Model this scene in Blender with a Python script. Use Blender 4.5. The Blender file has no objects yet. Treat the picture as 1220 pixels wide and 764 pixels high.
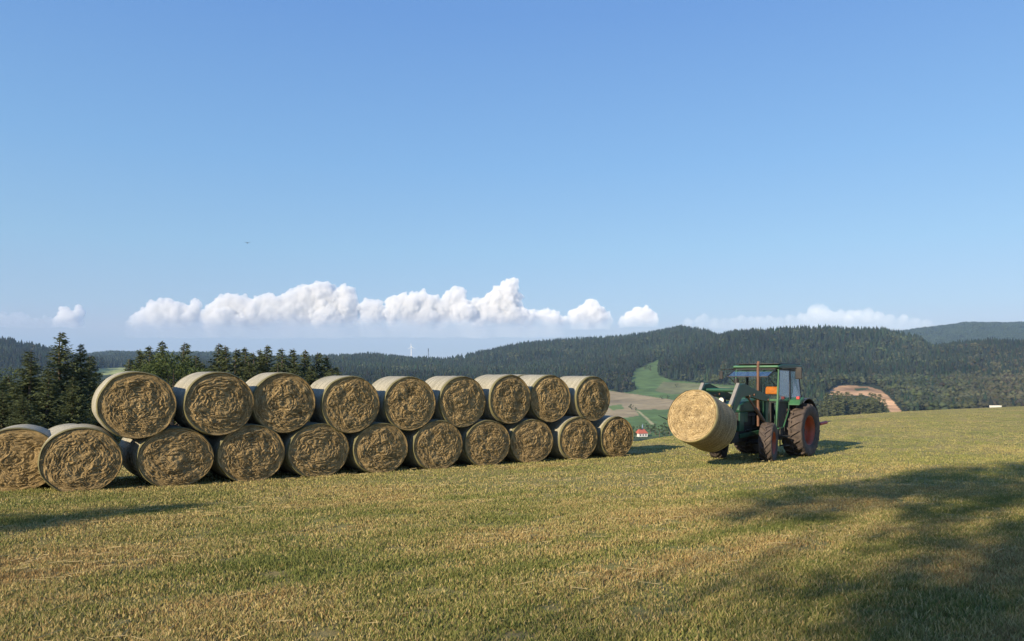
import bpy, bmesh, math, random
import numpy as np
from mathutils import Vector, Matrix

# ------------------------------------------------------------------ camera, sky, sun
SC = bpy.context.scene
COL = SC.collection
F = 900.0            # focal length in photo pixels (1220 wide)
HY = 448.0           # row of the true horizon in the photo
EYE = 1.65
R = math.radians
cd = bpy.data.cameras.new('camera'); cam = bpy.data.objects.new('camera', cd); COL.objects.link(cam)
cam.location = (0, 0, EYE); cam.rotation_euler = (R(90), 0, 0)
cd.sensor_width = 36; cd.lens = 36 * F / 1220; cd.shift_y = (HY - 382) / 1220
cd.clip_start = 0.1; cd.clip_end = 60000
SC.camera = cam

SUN_TO = Vector((-0.67, -0.742, 0)).normalized()      # horizontal direction towards the sun
SUN_EL = R(25)
SUN_STRENGTH = 5.0
SKY_STRENGTH = 0.12
EXPOSURE = 0.62
w = bpy.data.worlds.new('World'); SC.world = w; w.use_nodes = True
nt = w.node_tree; nt.nodes.clear()
wo = nt.nodes.new('ShaderNodeOutputWorld'); bg = nt.nodes.new('ShaderNodeBackground')
sky = nt.nodes.new('ShaderNodeTexSky'); sky.sky_type = 'NISHITA'; sky.sun_disc = False
sky.sun_elevation = SUN_EL
sky.sun_rotation = math.atan2(SUN_TO.x, SUN_TO.y)
sky.altitude = 300; sky.air_density = 1.0; sky.dust_density = 0.4; sky.ozone_density = 2.0
bg.inputs['Strength'].default_value = SKY_STRENGTH
# the air near the horizon is hazy and a little violet, higher up clear blue: tint by height above the horizon
tcw = nt.nodes.new('ShaderNodeTexCoord'); spw = nt.nodes.new('ShaderNodeSeparateXYZ'); rw = nt.nodes.new('ShaderNodeValToRGB'); mxw = nt.nodes.new('ShaderNodeMixRGB')
rw.color_ramp.elements[0].position = 0.0; rw.color_ramp.elements[0].color = (1.3, 1.85, 3.2, 1)
for p_, c_ in ((0.037, (1.4, 1.85, 3.2)), (0.058, (2.0, 2.2, 3.4)), (0.086, (1.8, 2.5, 3.65)), (0.162, (1.5, 2.7, 4.0)), (0.266, (1.1, 2.4, 4.25)), (0.43, (.72, 1.8, 4.1))):
    e_ = rw.color_ramp.elements.new(p_); e_.color = (*c_, 1)
rw.color_ramp.elements[-1].position = 1.0; rw.color_ramp.elements[-1].color = (.4, 1.2, 3.4, 1)
mxw.inputs[0].default_value = 0.72
nt.links.new(tcw.outputs['Generated'], spw.inputs[0]); nt.links.new(spw.outputs[2], rw.inputs[0])
nt.links.new(sky.outputs[0], mxw.inputs[1]); nt.links.new(rw.outputs[0], mxw.inputs[2])
nt.links.new(mxw.outputs[0], bg.inputs['Color']); nt.links.new(bg.outputs[0], wo.inputs['Surface'])
sd = bpy.data.lights.new('sun', 'SUN'); sd.energy = SUN_STRENGTH; sd.angle = R(0.6); sd.color = (1.0, 0.85, 0.62)
sun = bpy.data.objects.new('sun', sd); COL.objects.link(sun)
sv = Vector((SUN_TO.x * math.cos(SUN_EL), SUN_TO.y * math.cos(SUN_EL), math.sin(SUN_EL)))
sun.rotation_euler = sv.to_track_quat('Z', 'Y').to_euler(); sun.location = (-20, -20, 20)
SC.view_settings.view_transform = 'Standard'; SC.view_settings.look = 'None'
SC.view_settings.exposure = EXPOSURE; SC.view_settings.gamma = 1
SC.render.engine = 'CYCLES'
SC.cycles.max_bounces = 8; SC.cycles.diffuse_bounces = 2; SC.cycles.glossy_bounces = 2
SC.cycles.transparent_max_bounces = 12; SC.cycles.volume_bounces = 6

ORD = ['first', 'second', 'third', 'fourth', 'fifth', 'sixth', 'seventh', 'eighth', 'ninth', 'tenth', 'eleventh', 'twelfth', 'thirteenth', 'fourteenth', 'fifteenth', 'sixteenth', 'seventeenth', 'eighteenth', 'nineteenth', 'twentieth', 'twenty-first', 'twenty-second']
rng = np.random.default_rng(7); rnd = random.Random(11)

# ------------------------------------------------------------------ noise
def _h(ix, iy, iz, seed):
    n = (ix * 374761393 + iy * 668265263 + iz * 2147483647 % 982451653 + iz * 1274126177 + seed * 974711) & 0xFFFFFFFF
    n = ((n ^ (n >> 13)) * 1274126177) & 0xFFFFFFFF
    n = ((n ^ (n >> 16)) * 2246822519) & 0xFFFFFFFF
    return ((n ^ (n >> 15)) & 0xFFFF) / 65535.0
def vnoise(x, y, z=0.0, seed=0):
    x, y, z = np.broadcast_arrays(np.asarray(x, float), np.asarray(y, float), np.asarray(z, float))
    ix, iy, iz = (np.floor(v).astype(np.int64) for v in (x, y, z))
    fx, fy, fz = x - ix, y - iy, z - iz
    fx, fy, fz = (f * f * (3 - 2 * f) for f in (fx, fy, fz))
    r = 0
    for dx in (0, 1):
        for dy in (0, 1):
            for dz in (0, 1):
                wgt = (fx if dx else 1 - fx) * (fy if dy else 1 - fy) * (fz if dz else 1 - fz)
                r = r + wgt * _h(ix + dx, iy + dy, iz + dz, seed)
    return r * 2 - 1
def fbm(x, y, z=0.0, oct=4, seed=0):
    r = 0; a = 1; s = 0; f = 1
    for o in range(oct):
        r = r + a * vnoise(np.asarray(x) * f, np.asarray(y) * f, np.asarray(z) * f, seed + o * 17); s += a; a *= 0.5; f *= 2.03
    return r / s
def sstep(t): t = np.clip(t, 0, 1); return t * t * (3 - 2 * t)

# ------------------------------------------------------------------ objects, tags
def tag(o, label=None, cat=None, group=None, kind=None):
    if label: o['label'] = label
    if cat: o['category'] = cat
    if group: o['group'] = group
    if kind: o['kind'] = kind
    return o
def link(name, me, mat=None, parent=None):
    o = bpy.data.objects.new(name, me); COL.objects.link(o)
    if mat is not None and me is not None and not me.materials:
        for m in (mat if isinstance(mat, (list, tuple)) else [mat]): me.materials.append(m)
    if parent is not None: o.parent = parent
    return o
def empty(name, loc=(0, 0, 0), rot=(0, 0, 0)):
    o = bpy.data.objects.new(name, None); COL.objects.link(o); o.location = loc; o.rotation_euler = rot
    o.empty_display_size = 0.3
    return o
def copy_tree(o, parent=None):
    c = o.copy(); COL.objects.link(c)
    if parent is not None: c.parent = parent
    for ch in list(o.children): copy_tree(ch, c)
    return c
def np_mesh(name, verts, faces, colors=None, smooth=False, mats=None):
    """faces: (n,k) int array"""
    me = bpy.data.meshes.new(name)
    verts = np.asarray(verts, np.float32); faces = np.asarray(faces, np.int32)
    n, k = faces.shape
    me.vertices.add(len(verts)); me.vertices.foreach_set('co', verts.ravel())
    me.loops.add(n * k); me.loops.foreach_set('vertex_index', faces.ravel())
    me.polygons.add(n)
    me.polygons.foreach_set('loop_start', np.arange(n, dtype=np.int32) * k)
    me.polygons.foreach_set('loop_total', np.full(n, k, np.int32))
    if smooth: me.polygons.foreach_set('use_smooth', np.ones(n, bool))
    if mats is not None: me.polygons.foreach_set('material_index', np.asarray(mats, np.int32))
    me.update(calc_edges=True)
    if colors is not None:
        a = me.color_attributes.new('Col', 'FLOAT_COLOR', 'POINT')
        c = np.ones((len(verts), 4), np.float32); c[:, :3] = colors
        a.data.foreach_set('color', c.ravel())
    me.validate()
    return me
def grid_faces(nr, nc, wrap=False):
    i, j = np.meshgrid(np.arange(nr - 1), np.arange(nc if wrap else nc - 1), indexing='ij')
    j2 = (j + 1) % nc
    return np.stack([i * nc + j, i * nc + j2, (i + 1) * nc + j2, (i + 1) * nc + j], -1).reshape(-1, 4)

# ------------------------------------------------------------------ materials
def new_mat(name):
    m = bpy.data.materials.new(name); m.use_nodes = True
    return m, m.node_tree, m.node_tree.nodes['Principled BSDF']
def N(nt, t, **kw):
    n = nt.nodes.new('ShaderNode' + t)
    for k, v in kw.items():
        if k in n.inputs: n.inputs[k].default_value = v
        else: setattr(n, k, v)
    return n
def ramp(nt, stops):
    r = nt.nodes.new('ShaderNodeValToRGB'); e = r.color_ramp.elements
    while len(e) < len(stops): e.new(0.5)
    for s, (p, c) in zip(e, stops): s.position = p; s.color = (*c, 1)
    return r
def plain(name, col, rough=0.6, metal=0.0, var=0.25, scale=6.0, bump=0.0, spec=0.5, dirt=None, dirt_amt=0.5, coat=0):
    """painted or metal surface: noise-broken colour, roughness and optional dust / rust"""
    m, nt, b = new_mat(name)
    tc = N(nt, 'TexCoord'); nz = N(nt, 'TexNoise', Scale=scale, Detail=6.0, Roughness=0.65)
    nt.links.new(tc.outputs['Object'], nz.inputs['Vector'])
    lo = [c * (1 - var) for c in col]; hi = [min(1, c * (1 + var)) for c in col]
    rp = ramp(nt, [(0.3, lo), (0.7, hi)]); nt.links.new(nz.outputs['Fac'], rp.inputs[0])
    out = rp.outputs[0]
    if dirt:
        n2 = N(nt, 'TexNoise', Scale=scale * 0.6, Detail=8.0, Roughness=0.7); nt.links.new(tc.outputs['Object'], n2.inputs['Vector'])
        mr = N(nt, 'MapRange'); mr.inputs[1].default_value = 0.45; mr.inputs[2].default_value = 0.75; mr.inputs[4].default_value = dirt_amt
        nt.links.new(n2.outputs['Fac'], mr.inputs[0])
        mx = N(nt, 'MixRGB'); mx.inputs[2].default_value = (*dirt, 1)
        nt.links.new(mr.outputs[0], mx.inputs[0]); nt.links.new(out, mx.inputs[1]); out = mx.outputs[0]
    nt.links.new(out, b.inputs['Base Color'])
    b.inputs['Roughness'].default_value = rough; b.inputs['Metallic'].default_value = metal
    b.inputs['Specular IOR Level'].default_value = spec
    rr = N(nt, 'MapRange'); rr.inputs[3].default_value = max(0, rough - 0.12); rr.inputs[4].default_value = min(1, rough + 0.15)
    nt.links.new(nz.outputs['Fac'], rr.inputs[0]); nt.links.new(rr.outputs[0], b.inputs['Roughness'])
    if bump:
        bp = N(nt, 'Bump', Strength=bump, Distance=0.02); nt.links.new(nz.outputs['Fac'], bp.inputs['Height']); nt.links.new(bp.outputs[0], b.inputs['Normal'])
    return m
def attr_mat(name, rough=0.9, nscale=None, namt=0.3, spec=0.2, trans=0.0):
    m, nt, b = new_mat(name)
    at = N(nt, 'VertexColor', layer_name='Col'); out = at.outputs[0]
    if nscale:
        tc = N(nt, 'TexCoord'); nz = N(nt, 'TexNoise', Scale=nscale, Detail=5.0); nt.links.new(tc.outputs['Object'], nz.inputs['Vector'])
        mr = N(nt, 'MapRange'); mr.inputs[3].default_value = 1 - namt; mr.inputs[4].default_value = 1 + namt
        mr.inputs[1].default_value = .25; mr.inputs[2].default_value = .75
        nt.links.new(nz.outputs['Fac'], mr.inputs[0])
        vm = N(nt, 'VectorMath', operation='SCALE'); nt.links.new(out, vm.inputs[0]); nt.links.new(mr.outputs[0], vm.inputs['Scale']); out = vm.outputs[0]
    nt.links.new(out, b.inputs['Base Color']); b.inputs['Roughness'].default_value = rough
    b.inputs['Specular IOR Level'].default_value = spec
    if trans:
        tr = N(nt, 'BsdfTranslucent'); nt.links.new(out, tr.inputs['Color'])
        mx = N(nt, 'MixShader'); mx.inputs[0].default_value = trans
        nt.links.new(b.outputs[0], mx.inputs[1]); nt.links.new(tr.outputs[0], mx.inputs[2])
        nt.links.new(mx.outputs[0], nt.nodes['Material Output'].inputs['Surface'])
    return m
# ------------------------------------------------------------------ terrain
# heights are stored relative to the eye as a table over direction (a = X/Y) and depth Y
A = lambda x: (np.asarray(x, float) - 610) / F
CX = A([-900, 0, 500, 700, 760, 790, 860, 980, 1080, 1220, 1600, 2300])
CYC = [34, 30, 30, 32, 34, 40, 45, 52, 58, 64, 80, 90]           # depth of the brow of the field
CPX = [530, 531, 530, 529, 527, 522, 513, 497, 490, 484, 476, 470]
TY = np.array([150, 300, 450, 600, 800, 1000, 1250, 1500, 2000, 2600, 3500, 5500.])
TT = {
 -900: [570, 560, 540, 512, 480, 452, 430, 418, 425, 440, 432, 455],
 -200: [572, 560, 540, 515, 482, 452, 427, 411, 440, 442, 434, 455],
 0:    [575, 560, 540, 520, 490, 462, 432, 414, 445, 442, 432, 455],
 40:   [575, 560, 540, 520, 490, 462, 434, 418, 445, 440, 432, 455],
 80:   [575, 560, 538, 512, 480, 458, 440, 428, 436, 432, 434, 455],
 130:  [575, 560, 535, 505, 470, 452, 443, 438, 432, 427, 440, 455],
 260:  [575, 560, 538, 510, 475, 456, 444, 438, 432, 427, 440, 455],
 400:  [575, 560, 540, 515, 482, 460, 445, 437, 430, 440, 445, 455],
 440:  [575, 560, 540, 515, 482, 460, 445, 437, 428, 440, 445, 455],
 500:  [575, 560, 540, 515, 484, 462, 447, 439, 433, 440, 445, 455],
 530:  [575, 560, 540, 516, 486, 463, 448, 441, 435, 445, 445, 455],
 560:  [575, 560, 540, 517, 488, 464, 449, 440, 428, 445, 445, 455],
 600:  [575, 560, 542, 518, 490, 466, 450, 438, 419, 440, 445, 455],
 640:  [575, 560, 544, 520, 494, 469, 451, 437, 412, 438, 445, 455],
 700:  [575, 562, 546, 519, 490, 468, 450, 434, 410, 436, 445, 455],
 740:  [575, 563, 547, 517, 487, 467, 447, 430, 406, 430, 445, 455],
 780:  [575, 564, 548, 518, 486, 465, 442, 424, 399, 425, 440, 455],
 810:  [575, 564, 548, 519, 484, 464, 440, 421, 395, 422, 440, 455],
 845:  [575, 562, 545, 518, 483, 460, 434, 412, 401, 425, 440, 455],
 870:  [575, 560, 542, 516, 482, 457, 430, 402, 420, 430, 440, 455],
 920:  [575, 558, 536, 512, 480, 455, 425, 400, 420, 430, 440, 455],
 960:  [575, 556, 532, 510, 477, 453, 424, 399, 420, 430, 438, 455],
 1000: [574, 554, 530, 508, 474, 452, 425, 401, 420, 430, 425, 450],
 1060: [572, 552, 528, 506, 475, 454, 429, 404, 425, 425, 402, 445],
 1100: [570, 550, 526, 505, 477, 457, 433, 412, 430, 425, 396, 440],
 1110: [570, 550, 526, 505, 478, 458, 435, 418, 430, 425, 395, 440],
 1150: [568, 548, 525, 505, 476, 456, 432, 414, 430, 425, 389, 440],
 1220: [566, 546, 524, 505, 475, 455, 430, 413, 430, 425, 388, 440],
 1400: [562, 544, 520, 500, 472, 452, 428, 414, 430, 425, 392, 440],
 2300: [555, 540, 515, 490, 465, 445, 425, 415, 425, 425, 400, 440]}
TX = A(sorted(TT)); TV = np.array([TT[k] for k in sorted(TT)], float)

ag = np.concatenate([np.arange(-1.7, -0.72, 0.01), np.arange(-0.72, 0.74, 0.0022), np.arange(0.74, 1.71, 0.01)])
yg = np.concatenate([np.linspace(24, 100, 77)[:-1], np.linspace(100, 150, 12)[:-1], np.geomspace(150, 500, 36)[:-1], np.geomspace(500, 2200, 200)[:-1], np.geomspace(2200, 7000, 50)])
def near_z(Y): return -EYE - 1.65 * (1 - np.exp(-np.maximum(Y, 0) / 30.0))
def hermite(xs, vs, x):
    """monotone cubic along last axis of vs (n, m) at x (k) -> (n, k)"""
    h = np.diff(xs); d = np.diff(vs, axis=1) / h
    m = np.zeros_like(vs); m[:, 1:-1] = np.where(d[:, :-1] * d[:, 1:] > 0, 2 * d[:, :-1] * d[:, 1:] / (d[:, :-1] + d[:, 1:] + 1e-12), 0)
    m[:, 0] = d[:, 0]; m[:, -1] = d[:, -1]
    i = np.clip(np.searchsorted(xs, x) - 1, 0, len(h) - 1); t = (x - xs[i]) / h[i]
    return ((2*t**3-3*t**2+1) * vs[:, i] + (t**3-2*t**2+t) * h[i] * m[:, i] + (-2*t**3+3*t**2) * vs[:, i+1] + (t**3-t**2) * h[i] * m[:, i+1])
def build_grid():
    yc = np.interp(ag, CX, CYC)[:, None]; pc = np.interp(ag, CX, CPX)
    k = np.hanning(9); k /= k.sum(); pc = np.convolve(np.pad(pc, 4, 'edge'), k, 'valid')[:, None]
    tv = np.stack([np.interp(ag, TX, TV[:, j]) for j in range(len(TY))], 1)
    kk = np.hanning(7); kk /= kk.sum()
    tv = np.stack([np.convolve(np.pad(tv[:, j], 3, 'edge'), kk, 'valid') for j in range(len(TY))], 1)
    Y = yg[None, :]
    far = hermite(np.log(TY), tv, np.log(np.maximum(yg, 150)))
    px = np.where(Y < 150, pc + (tv[:, :1] - pc) * sstep((Y - yc) / (150 - yc)), far)
    z = (HY - px) * Y / F
    wgt = sstep((Y - 24) / (yc - 24))
    z = np.where(Y < yc, near_z(Y) * (1 - wgt) + z * wgt, z)
    X = ag[:, None] * Y
    amp = np.clip((Y - 300) / 900, 0, 1) * 9
    z = z + amp * fbm(X / 170, Y / 170 + 0 * X, 0, 4, 3)
    return z
ZG = build_grid() + EYE
def ground_z(X, Y):
    X = np.asarray(X, float); Y = np.asarray(Y, float)
    a = np.clip(X / np.maximum(Y, 1), ag[0], ag[-1] - 1e-6); y = np.clip(Y, yg[0], yg[-1] - 1e-3)
    i = np.clip(np.searchsorted(ag, a) - 1, 0, len(ag) - 2); j = np.clip(np.searchsorted(yg, y) - 1, 0, len(yg) - 2)
    u = (a - ag[i]) / (ag[i+1] - ag[i]); v = (y - yg[j]) / (yg[j+1] - yg[j])
    z = (ZG[i, j] * (1-u) * (1-v) + ZG[i+1, j] * u * (1-v) + ZG[i, j+1] * (1-u) * v + ZG[i+1, j+1] * u * v)
    return np.where(Y < 24, near_z(Y) + EYE, z)
def gz(x, y): return float(ground_z(x, y))
def at(px, Y): return (px - 610) / F * Y
def zpx(py, Y): return EYE + (HY - py) * Y / F
def inpoly(px, py, poly):
    r = np.zeros(np.shape(px), bool); n = len(poly)
    for i in range(n):
        x1, y1 = poly[i]; x2, y2 = poly[(i + 1) % n]
        c = ((y1 > py) != (y2 > py)) & (px < (x2 - x1) * (py - y1) / ((y2 - y1) or 1e-9) + x1); r ^= c
    return r
# land use, as areas of the valley side
MEADOW = [(812, 414), (806, 419), (790, 425), (778, 432), (757, 440), (752, 449), (750, 458), (758, 464), (742, 468), (726, 465), (700, 462), (700, 520), (900, 520), (900, 460), (866, 459), (828, 456), (799, 453), (785, 447), (784, 438), (792, 430), (803, 423)]
BEIGE = [(680, 464), (728, 466), (765, 471), (805, 477), (880, 478), (880, 488), (757, 488), (762, 495), (745, 498), (680, 499)]
DRYGREEN = [(790, 455), (828, 457), (870, 462), (870, 470), (800, 470), (780, 466)]
SOIL = [(987, 467), (997, 460), (1012, 459), (1035, 461), (1050, 465), (1057, 471), (1065, 479), (1075, 491), (1064, 494), (1054, 484), (1044, 475), (1030, 471), (1010, 471), (990, 471)]
LEFTFIELD = [(112, 447), (118, 439), (150, 438), (156, 446)]
STRIP = [(546, 428), (556, 429), (570, 434), (560, 436)]
PATH = [(758, 489), (761, 489), (781, 506), (776, 506)]

def land_color(px, py, X, Y):
    n1 = fbm(X / 60, Y / 60, 0, 4, 5)[..., None]; n2 = fbm(X / 14, Y / 14, 0, 3, 9)[..., None]
    c = np.ones(px.shape + (3,)) * np.array([0.022, 0.034, 0.014])
    def put(mask, col, v=0.15):
        nonlocal c
        c = np.where(mask[..., None], np.array(col) * (1 + v * n1 * 1.5 + v * n2), c)
    put((py > 492) & (Y < 760), (0.05, 0.075, 0.03))
    put(inpoly(px, py, MEADOW), (0.085, 0.14, 0.042), 0.3)
    put(inpoly(px, py, DRYGREEN), (0.15, 0.155, 0.07), 0.3)
    put(inpoly(px, py, BEIGE), (0.27, 0.215, 0.125), 0.25)
    put(inpoly(px, py, PATH), (0.33, 0.30, 0.16))
    put(inpoly(px, py, [(724, 484), (740, 482), (744, 487), (730, 489)]), (0.11, 0.16, 0.05))
    put(inpoly(px, py, SOIL), (0.52, 0.315, 0.17), 0.5)
    put(inpoly(px, py, [(1018, 463), (1034, 462), (1036, 464), (1020, 466)]), (0.05, 0.08, 0.03))
    put(inpoly(px, py, LEFTFIELD), (0.30, 0.33, 0.12))
    put(inpoly(px, py, STRIP), (0.38, 0.35, 0.22))
    return c

m_hill = attr_mat('hillside', 0.95, 0.08, 0.2)
j0 = int(np.argmin(abs(yg - 150)))
AA, YY = np.meshgrid(ag, yg, indexing='ij'); XX = AA * YY
V = np.stack([XX[:, j0:], YY[:, j0:], ZG[:, j0:]], -1)
pxg = 610 + F * AA[:, j0:]; pyg = HY - (ZG[:, j0:] - EYE) * F / YY[:, j0:]
nr, nc = V.shape[:2]
me = np_mesh('hills', V.reshape(-1, 3), grid_faces(nr, nc)[:, ::-1], land_color(pxg, pyg, XX[:, j0:], YY[:, j0:]).reshape(-1, 3), smooth=True)
tag(link('hills', me, m_hill), kind='structure')

# the mown field: one sheet from behind the camera over the brow of the hill
def field_material():
    m, nt, b = new_mat('mown_meadow')
    L = nt.links.new
    tc = N(nt, 'TexCoord'); P = tc.outputs['Object']
    def noise(scale, sx=1, sy=1, rot=0, det=6, rough=.6):
        mp = N(nt, 'Mapping'); mp.inputs['Rotation'].default_value = (0, 0, rot); mp.inputs['Scale'].default_value = (sx, sy, 1)
        L(P, mp.inputs['Vector']); n = N(nt, 'TexNoise', Scale=scale, Detail=det, Roughness=rough); L(mp.outputs[0], n.inputs['Vector']); return n.outputs['Fac']
    def mix(f, a, b_, lo=0.4, hi=0.6, amt=1):
        mr = N(nt, 'MapRange'); mr.inputs[1].default_value = lo; mr.inputs[2].default_value = hi; mr.inputs[4].default_value = amt; L(f, mr.inputs[0])
        mx = N(nt, 'MixRGB'); L(mr.outputs[0], mx.inputs[0])
        for s, v in ((1, a), (2, b_)):
            if isinstance(v, tuple): mx.inputs[s].default_value = (*v, 1)
            else: L(v, mx.inputs[s])
        return mx.outputs[0]
    green = mix(noise(1.3), (0.185, 0.19, 0.055), (0.32, 0.305, 0.115), .35, .65)
    straw = mix(noise(9), (0.30, 0.225, 0.095), (0.44, 0.35, 0.17), .35, .65)
    c = mix(noise(0.22, 1, 1, 0.9), green, straw, .42, .62, .75)
    c = mix(noise(0.5, 0.22, 1.9, -0.55), c, straw, .50, .62, .7)           # raked rows
    c = mix(noise(45, 1, 1, 0, 8, .75), c, (0.11, 0.075, 0.035), .50, .68, .7)
    c = mix(noise(30, 1, 1, .5, 8, .8), c, (0.38, 0.31, 0.15), .56, .72, .6)
    L(c, b.inputs['Base Color']); b.inputs['Roughness'].default_value = 0.95; b.inputs['Specular IOR Level'].default_value = 0.1
    bp = N(nt, 'Bump', Strength=0.9, Distance=0.06); L(noise(22, 1, 1, 0, 10, .8), bp.inputs['Height']); L(bp.outputs[0], b.inputs['Normal'])
    return m
M_FIELD = field_material()
v1 = np.stack([XX[:, :j0+1], YY[:, :j0+1], ZG[:, :j0+1]], -1); f1 = grid_faces(*v1.shape[:2])[:, ::-1]
xs = np.concatenate([-np.geomspace(12, 400, 24)[::-1], np.linspace(-12, 12, 60)[1:-1], np.geomspace(12, 400, 24)])
ys = np.concatenate([-np.geomspace(2, 400, 20)[::-1], np.linspace(0, 24, 60), [25.0]])
gx, gy = np.meshgrid(xs, ys, indexing='ij'); gzz = near_z(gy) + EYE; gzz[:, -1] -= 0.06
v2 = np.stack([gx, gy, gzz], -1); f2 = grid_faces(*v2.shape[:2])[:, ::-1]
vv = np.concatenate([v1.reshape(-1, 3), v2.reshape(-1, 3)]); ff = np.concatenate([f1, f2 + v1.size // 3])
tag(link('ground', np_mesh('ground', vv, ff, smooth=True), M_FIELD), kind='structure')
# ------------------------------------------------------------------ grass stubble
def grass(name, n, y0, y1, dens_pow, h0, seed, label, tall=1.0):
    r = np.random.default_rng(seed)
    u = r.random(n * 2); p = 2 - dens_pow
    Y = (y0**p + u * (y1**p - y0**p)) ** (1 / p)
    a = r.uniform(-0.88, 0.88, len(Y)); X = a * Y + r.uniform(-2.2, 2.2, len(Y))
    clump = fbm(X / 0.35, Y / 0.35, 0, 2, 21); big = fbm(X / 2.6, Y / 2.6, 0, 3, 33); dry = fbm(X / 1.1 + 7, Y / 1.1, 0, 3, 44)
    row = vnoise((X * 0.8 + Y * 0.6) / 3.2, (-X * 0.6 + Y * 0.8) / 0.9, 0, 61)
    row2 = vnoise((X * 0.8 + Y * 0.6) / 7, (-X * 0.6 + Y * 0.8) / 0.45, 0, 63); dry = 0.55 * dry + 0.50 * row + 0.35 * row2 + 0.3 * big + .16 * sstep((X + 2) / 7) * sstep((16 - Y) / 8) - .06 - .2 * sstep((Y - 22) / 12)
    keep = r.random(len(Y)) < 0.45 + 0.55 * clump + 0.25 * (big > 0)
    # no blades through the stacked bales or the tyres
    keep &= r.random(len(Y)) < np.clip((y1 - Y) / (0.25 * y1), 0, 1)
    X, Y, clump, big, dry = (v[keep][:n] for v in (X, Y, clump, big, dry)); k = len(X)
    right = sstep((X - 0.5) / 4) * sstep((10 - Y) / 5)
    h = h0 * (0.55 + 0.75 * r.random(k)) * (1 + 0.45 * clump) * (1 + right * tall * r.random(k)) * (1 - .35 * np.clip((Y - 22) / 30, 0, 1))
    wd = (0.0022 + 0.0019 * r.random(k)) * (1 + np.minimum(Y, 26) / 7.5)
    th = r.uniform(0, 2 * math.pi, k); le = r.uniform(0.05, 0.85, k) * h; ph = r.uniform(0, 2 * math.pi, k)
    z = ground_z(X, Y) - 0.006
    dx, dy = np.cos(th) * wd, np.sin(th) * wd; lx, ly = np.cos(ph) * le, np.sin(ph) * le
    P = np.zeros((k, 5, 3))
    P[:, 0] = np.stack([X - dx, Y - dy, z], 1); P[:, 1] = np.stack([X + dx, Y + dy, z], 1)
    P[:, 2] = np.stack([X - dx * .7 + lx * .35, Y - dy * .7 + ly * .35, z + h * .6], 1); P[:, 3] = np.stack([X + dx * .7 + lx * .35, Y + dy * .7 + ly * .35, z + h * .6], 1)
    P[:, 4] = np.stack([X + lx, Y + ly, z + h], 1)
    b = np.arange(k)[:, None] * 5
    fc = np.concatenate([b + [0, 1, 3], b + [0, 3, 2], b + [2, 3, 4]])
    pal = np.array([[.12, .145, .032], [.20, .195, .052], [.32, .265, .095], [.54, .41, .19], [.42, .26, .11], [.26, .145, .065]])
    t = dry * .8 + r.normal(0, .36, k) + 0.14 + .12 * np.clip((Y - 15) / 20, 0, 1)
    idx = np.digitize(t, [-0.35, -0.05, 0.18, 0.50, 0.85])
    c = pal[idx] * (0.8 + 0.4 * r.random((k, 1))); fade = (.18 + .42 * sstep((Y - 6) / 24))[:, None]; c = c * (1 - fade) + np.array([.295, .305, .105]) * fade
    cc = np.repeat(c[:, None, :], 5, 1)
    o = link(name, np_mesh(name, P.reshape(-1, 3), fc, cc.reshape(-1, 3)), M_GRASS)
    return tag(o, label, 'grass', kind='stuff')
M_GRASS = attr_mat('grass_blades', 0.75, trans=0.25, spec=0.25)
grass('grass', 700000, 3.4, 16, 1.35, 0.044, 5, 'short mown stubble grass, green and straw mixed, in the foreground', 0.9)
grass('grass', 330000, 12, 58, 1.7, 0.042, 6, 'short mown grass of the field running back to its brow', 0.0)
# loose straw lying on the stubble
def litter():
    r = np.random.default_rng(12); k = 9000
    Y = (3.5**.9 + r.random(k) * (40**.9 - 3.5**.9)) ** (1 / .9); X = r.uniform(-.8, .8, k) * Y
    row = vnoise((X * 0.8 + Y * 0.6) / 3.2, (-X * 0.6 + Y * 0.8) / 0.9, 0, 61)
    kp = row + r.normal(0, .3, k) > 0.25; X, Y = X[kp], Y[kp]; k = len(X)
    L = r.uniform(.05, .22, k); th = r.normal(0.5, .8, k); wd = .0022 * (1 + Y / 8)
    z = ground_z(X, Y) + r.uniform(.012, .05, k)
    dx, dy = np.cos(th) * L, np.sin(th) * L; nx, ny = -np.sin(th) * wd, np.cos(th) * wd; dz = r.uniform(-.02, .03, k)
    P = np.stack([np.stack([X, Y, z], 1), np.stack([X + nx, Y + ny, z + wd], 1), np.stack([X + dx + nx, Y + dy + ny, z + dz + wd], 1), np.stack([X + dx, Y + dy, z + dz], 1)], 1)
    c = np.repeat((np.array([.48, .38, .19]) * r.uniform(.6, 1.1, (k, 1)))[:, None], 4, 1)
    o = link('loose_straw', np_mesh('loose_straw', P.reshape(-1, 3), np.arange(k * 4).reshape(-1, 4), c.reshape(-1, 3)), M_GRASS)
    tag(o, 'loose stalks of pale straw scattered over the mown field', 'straw', kind='stuff')
litter()
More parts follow.
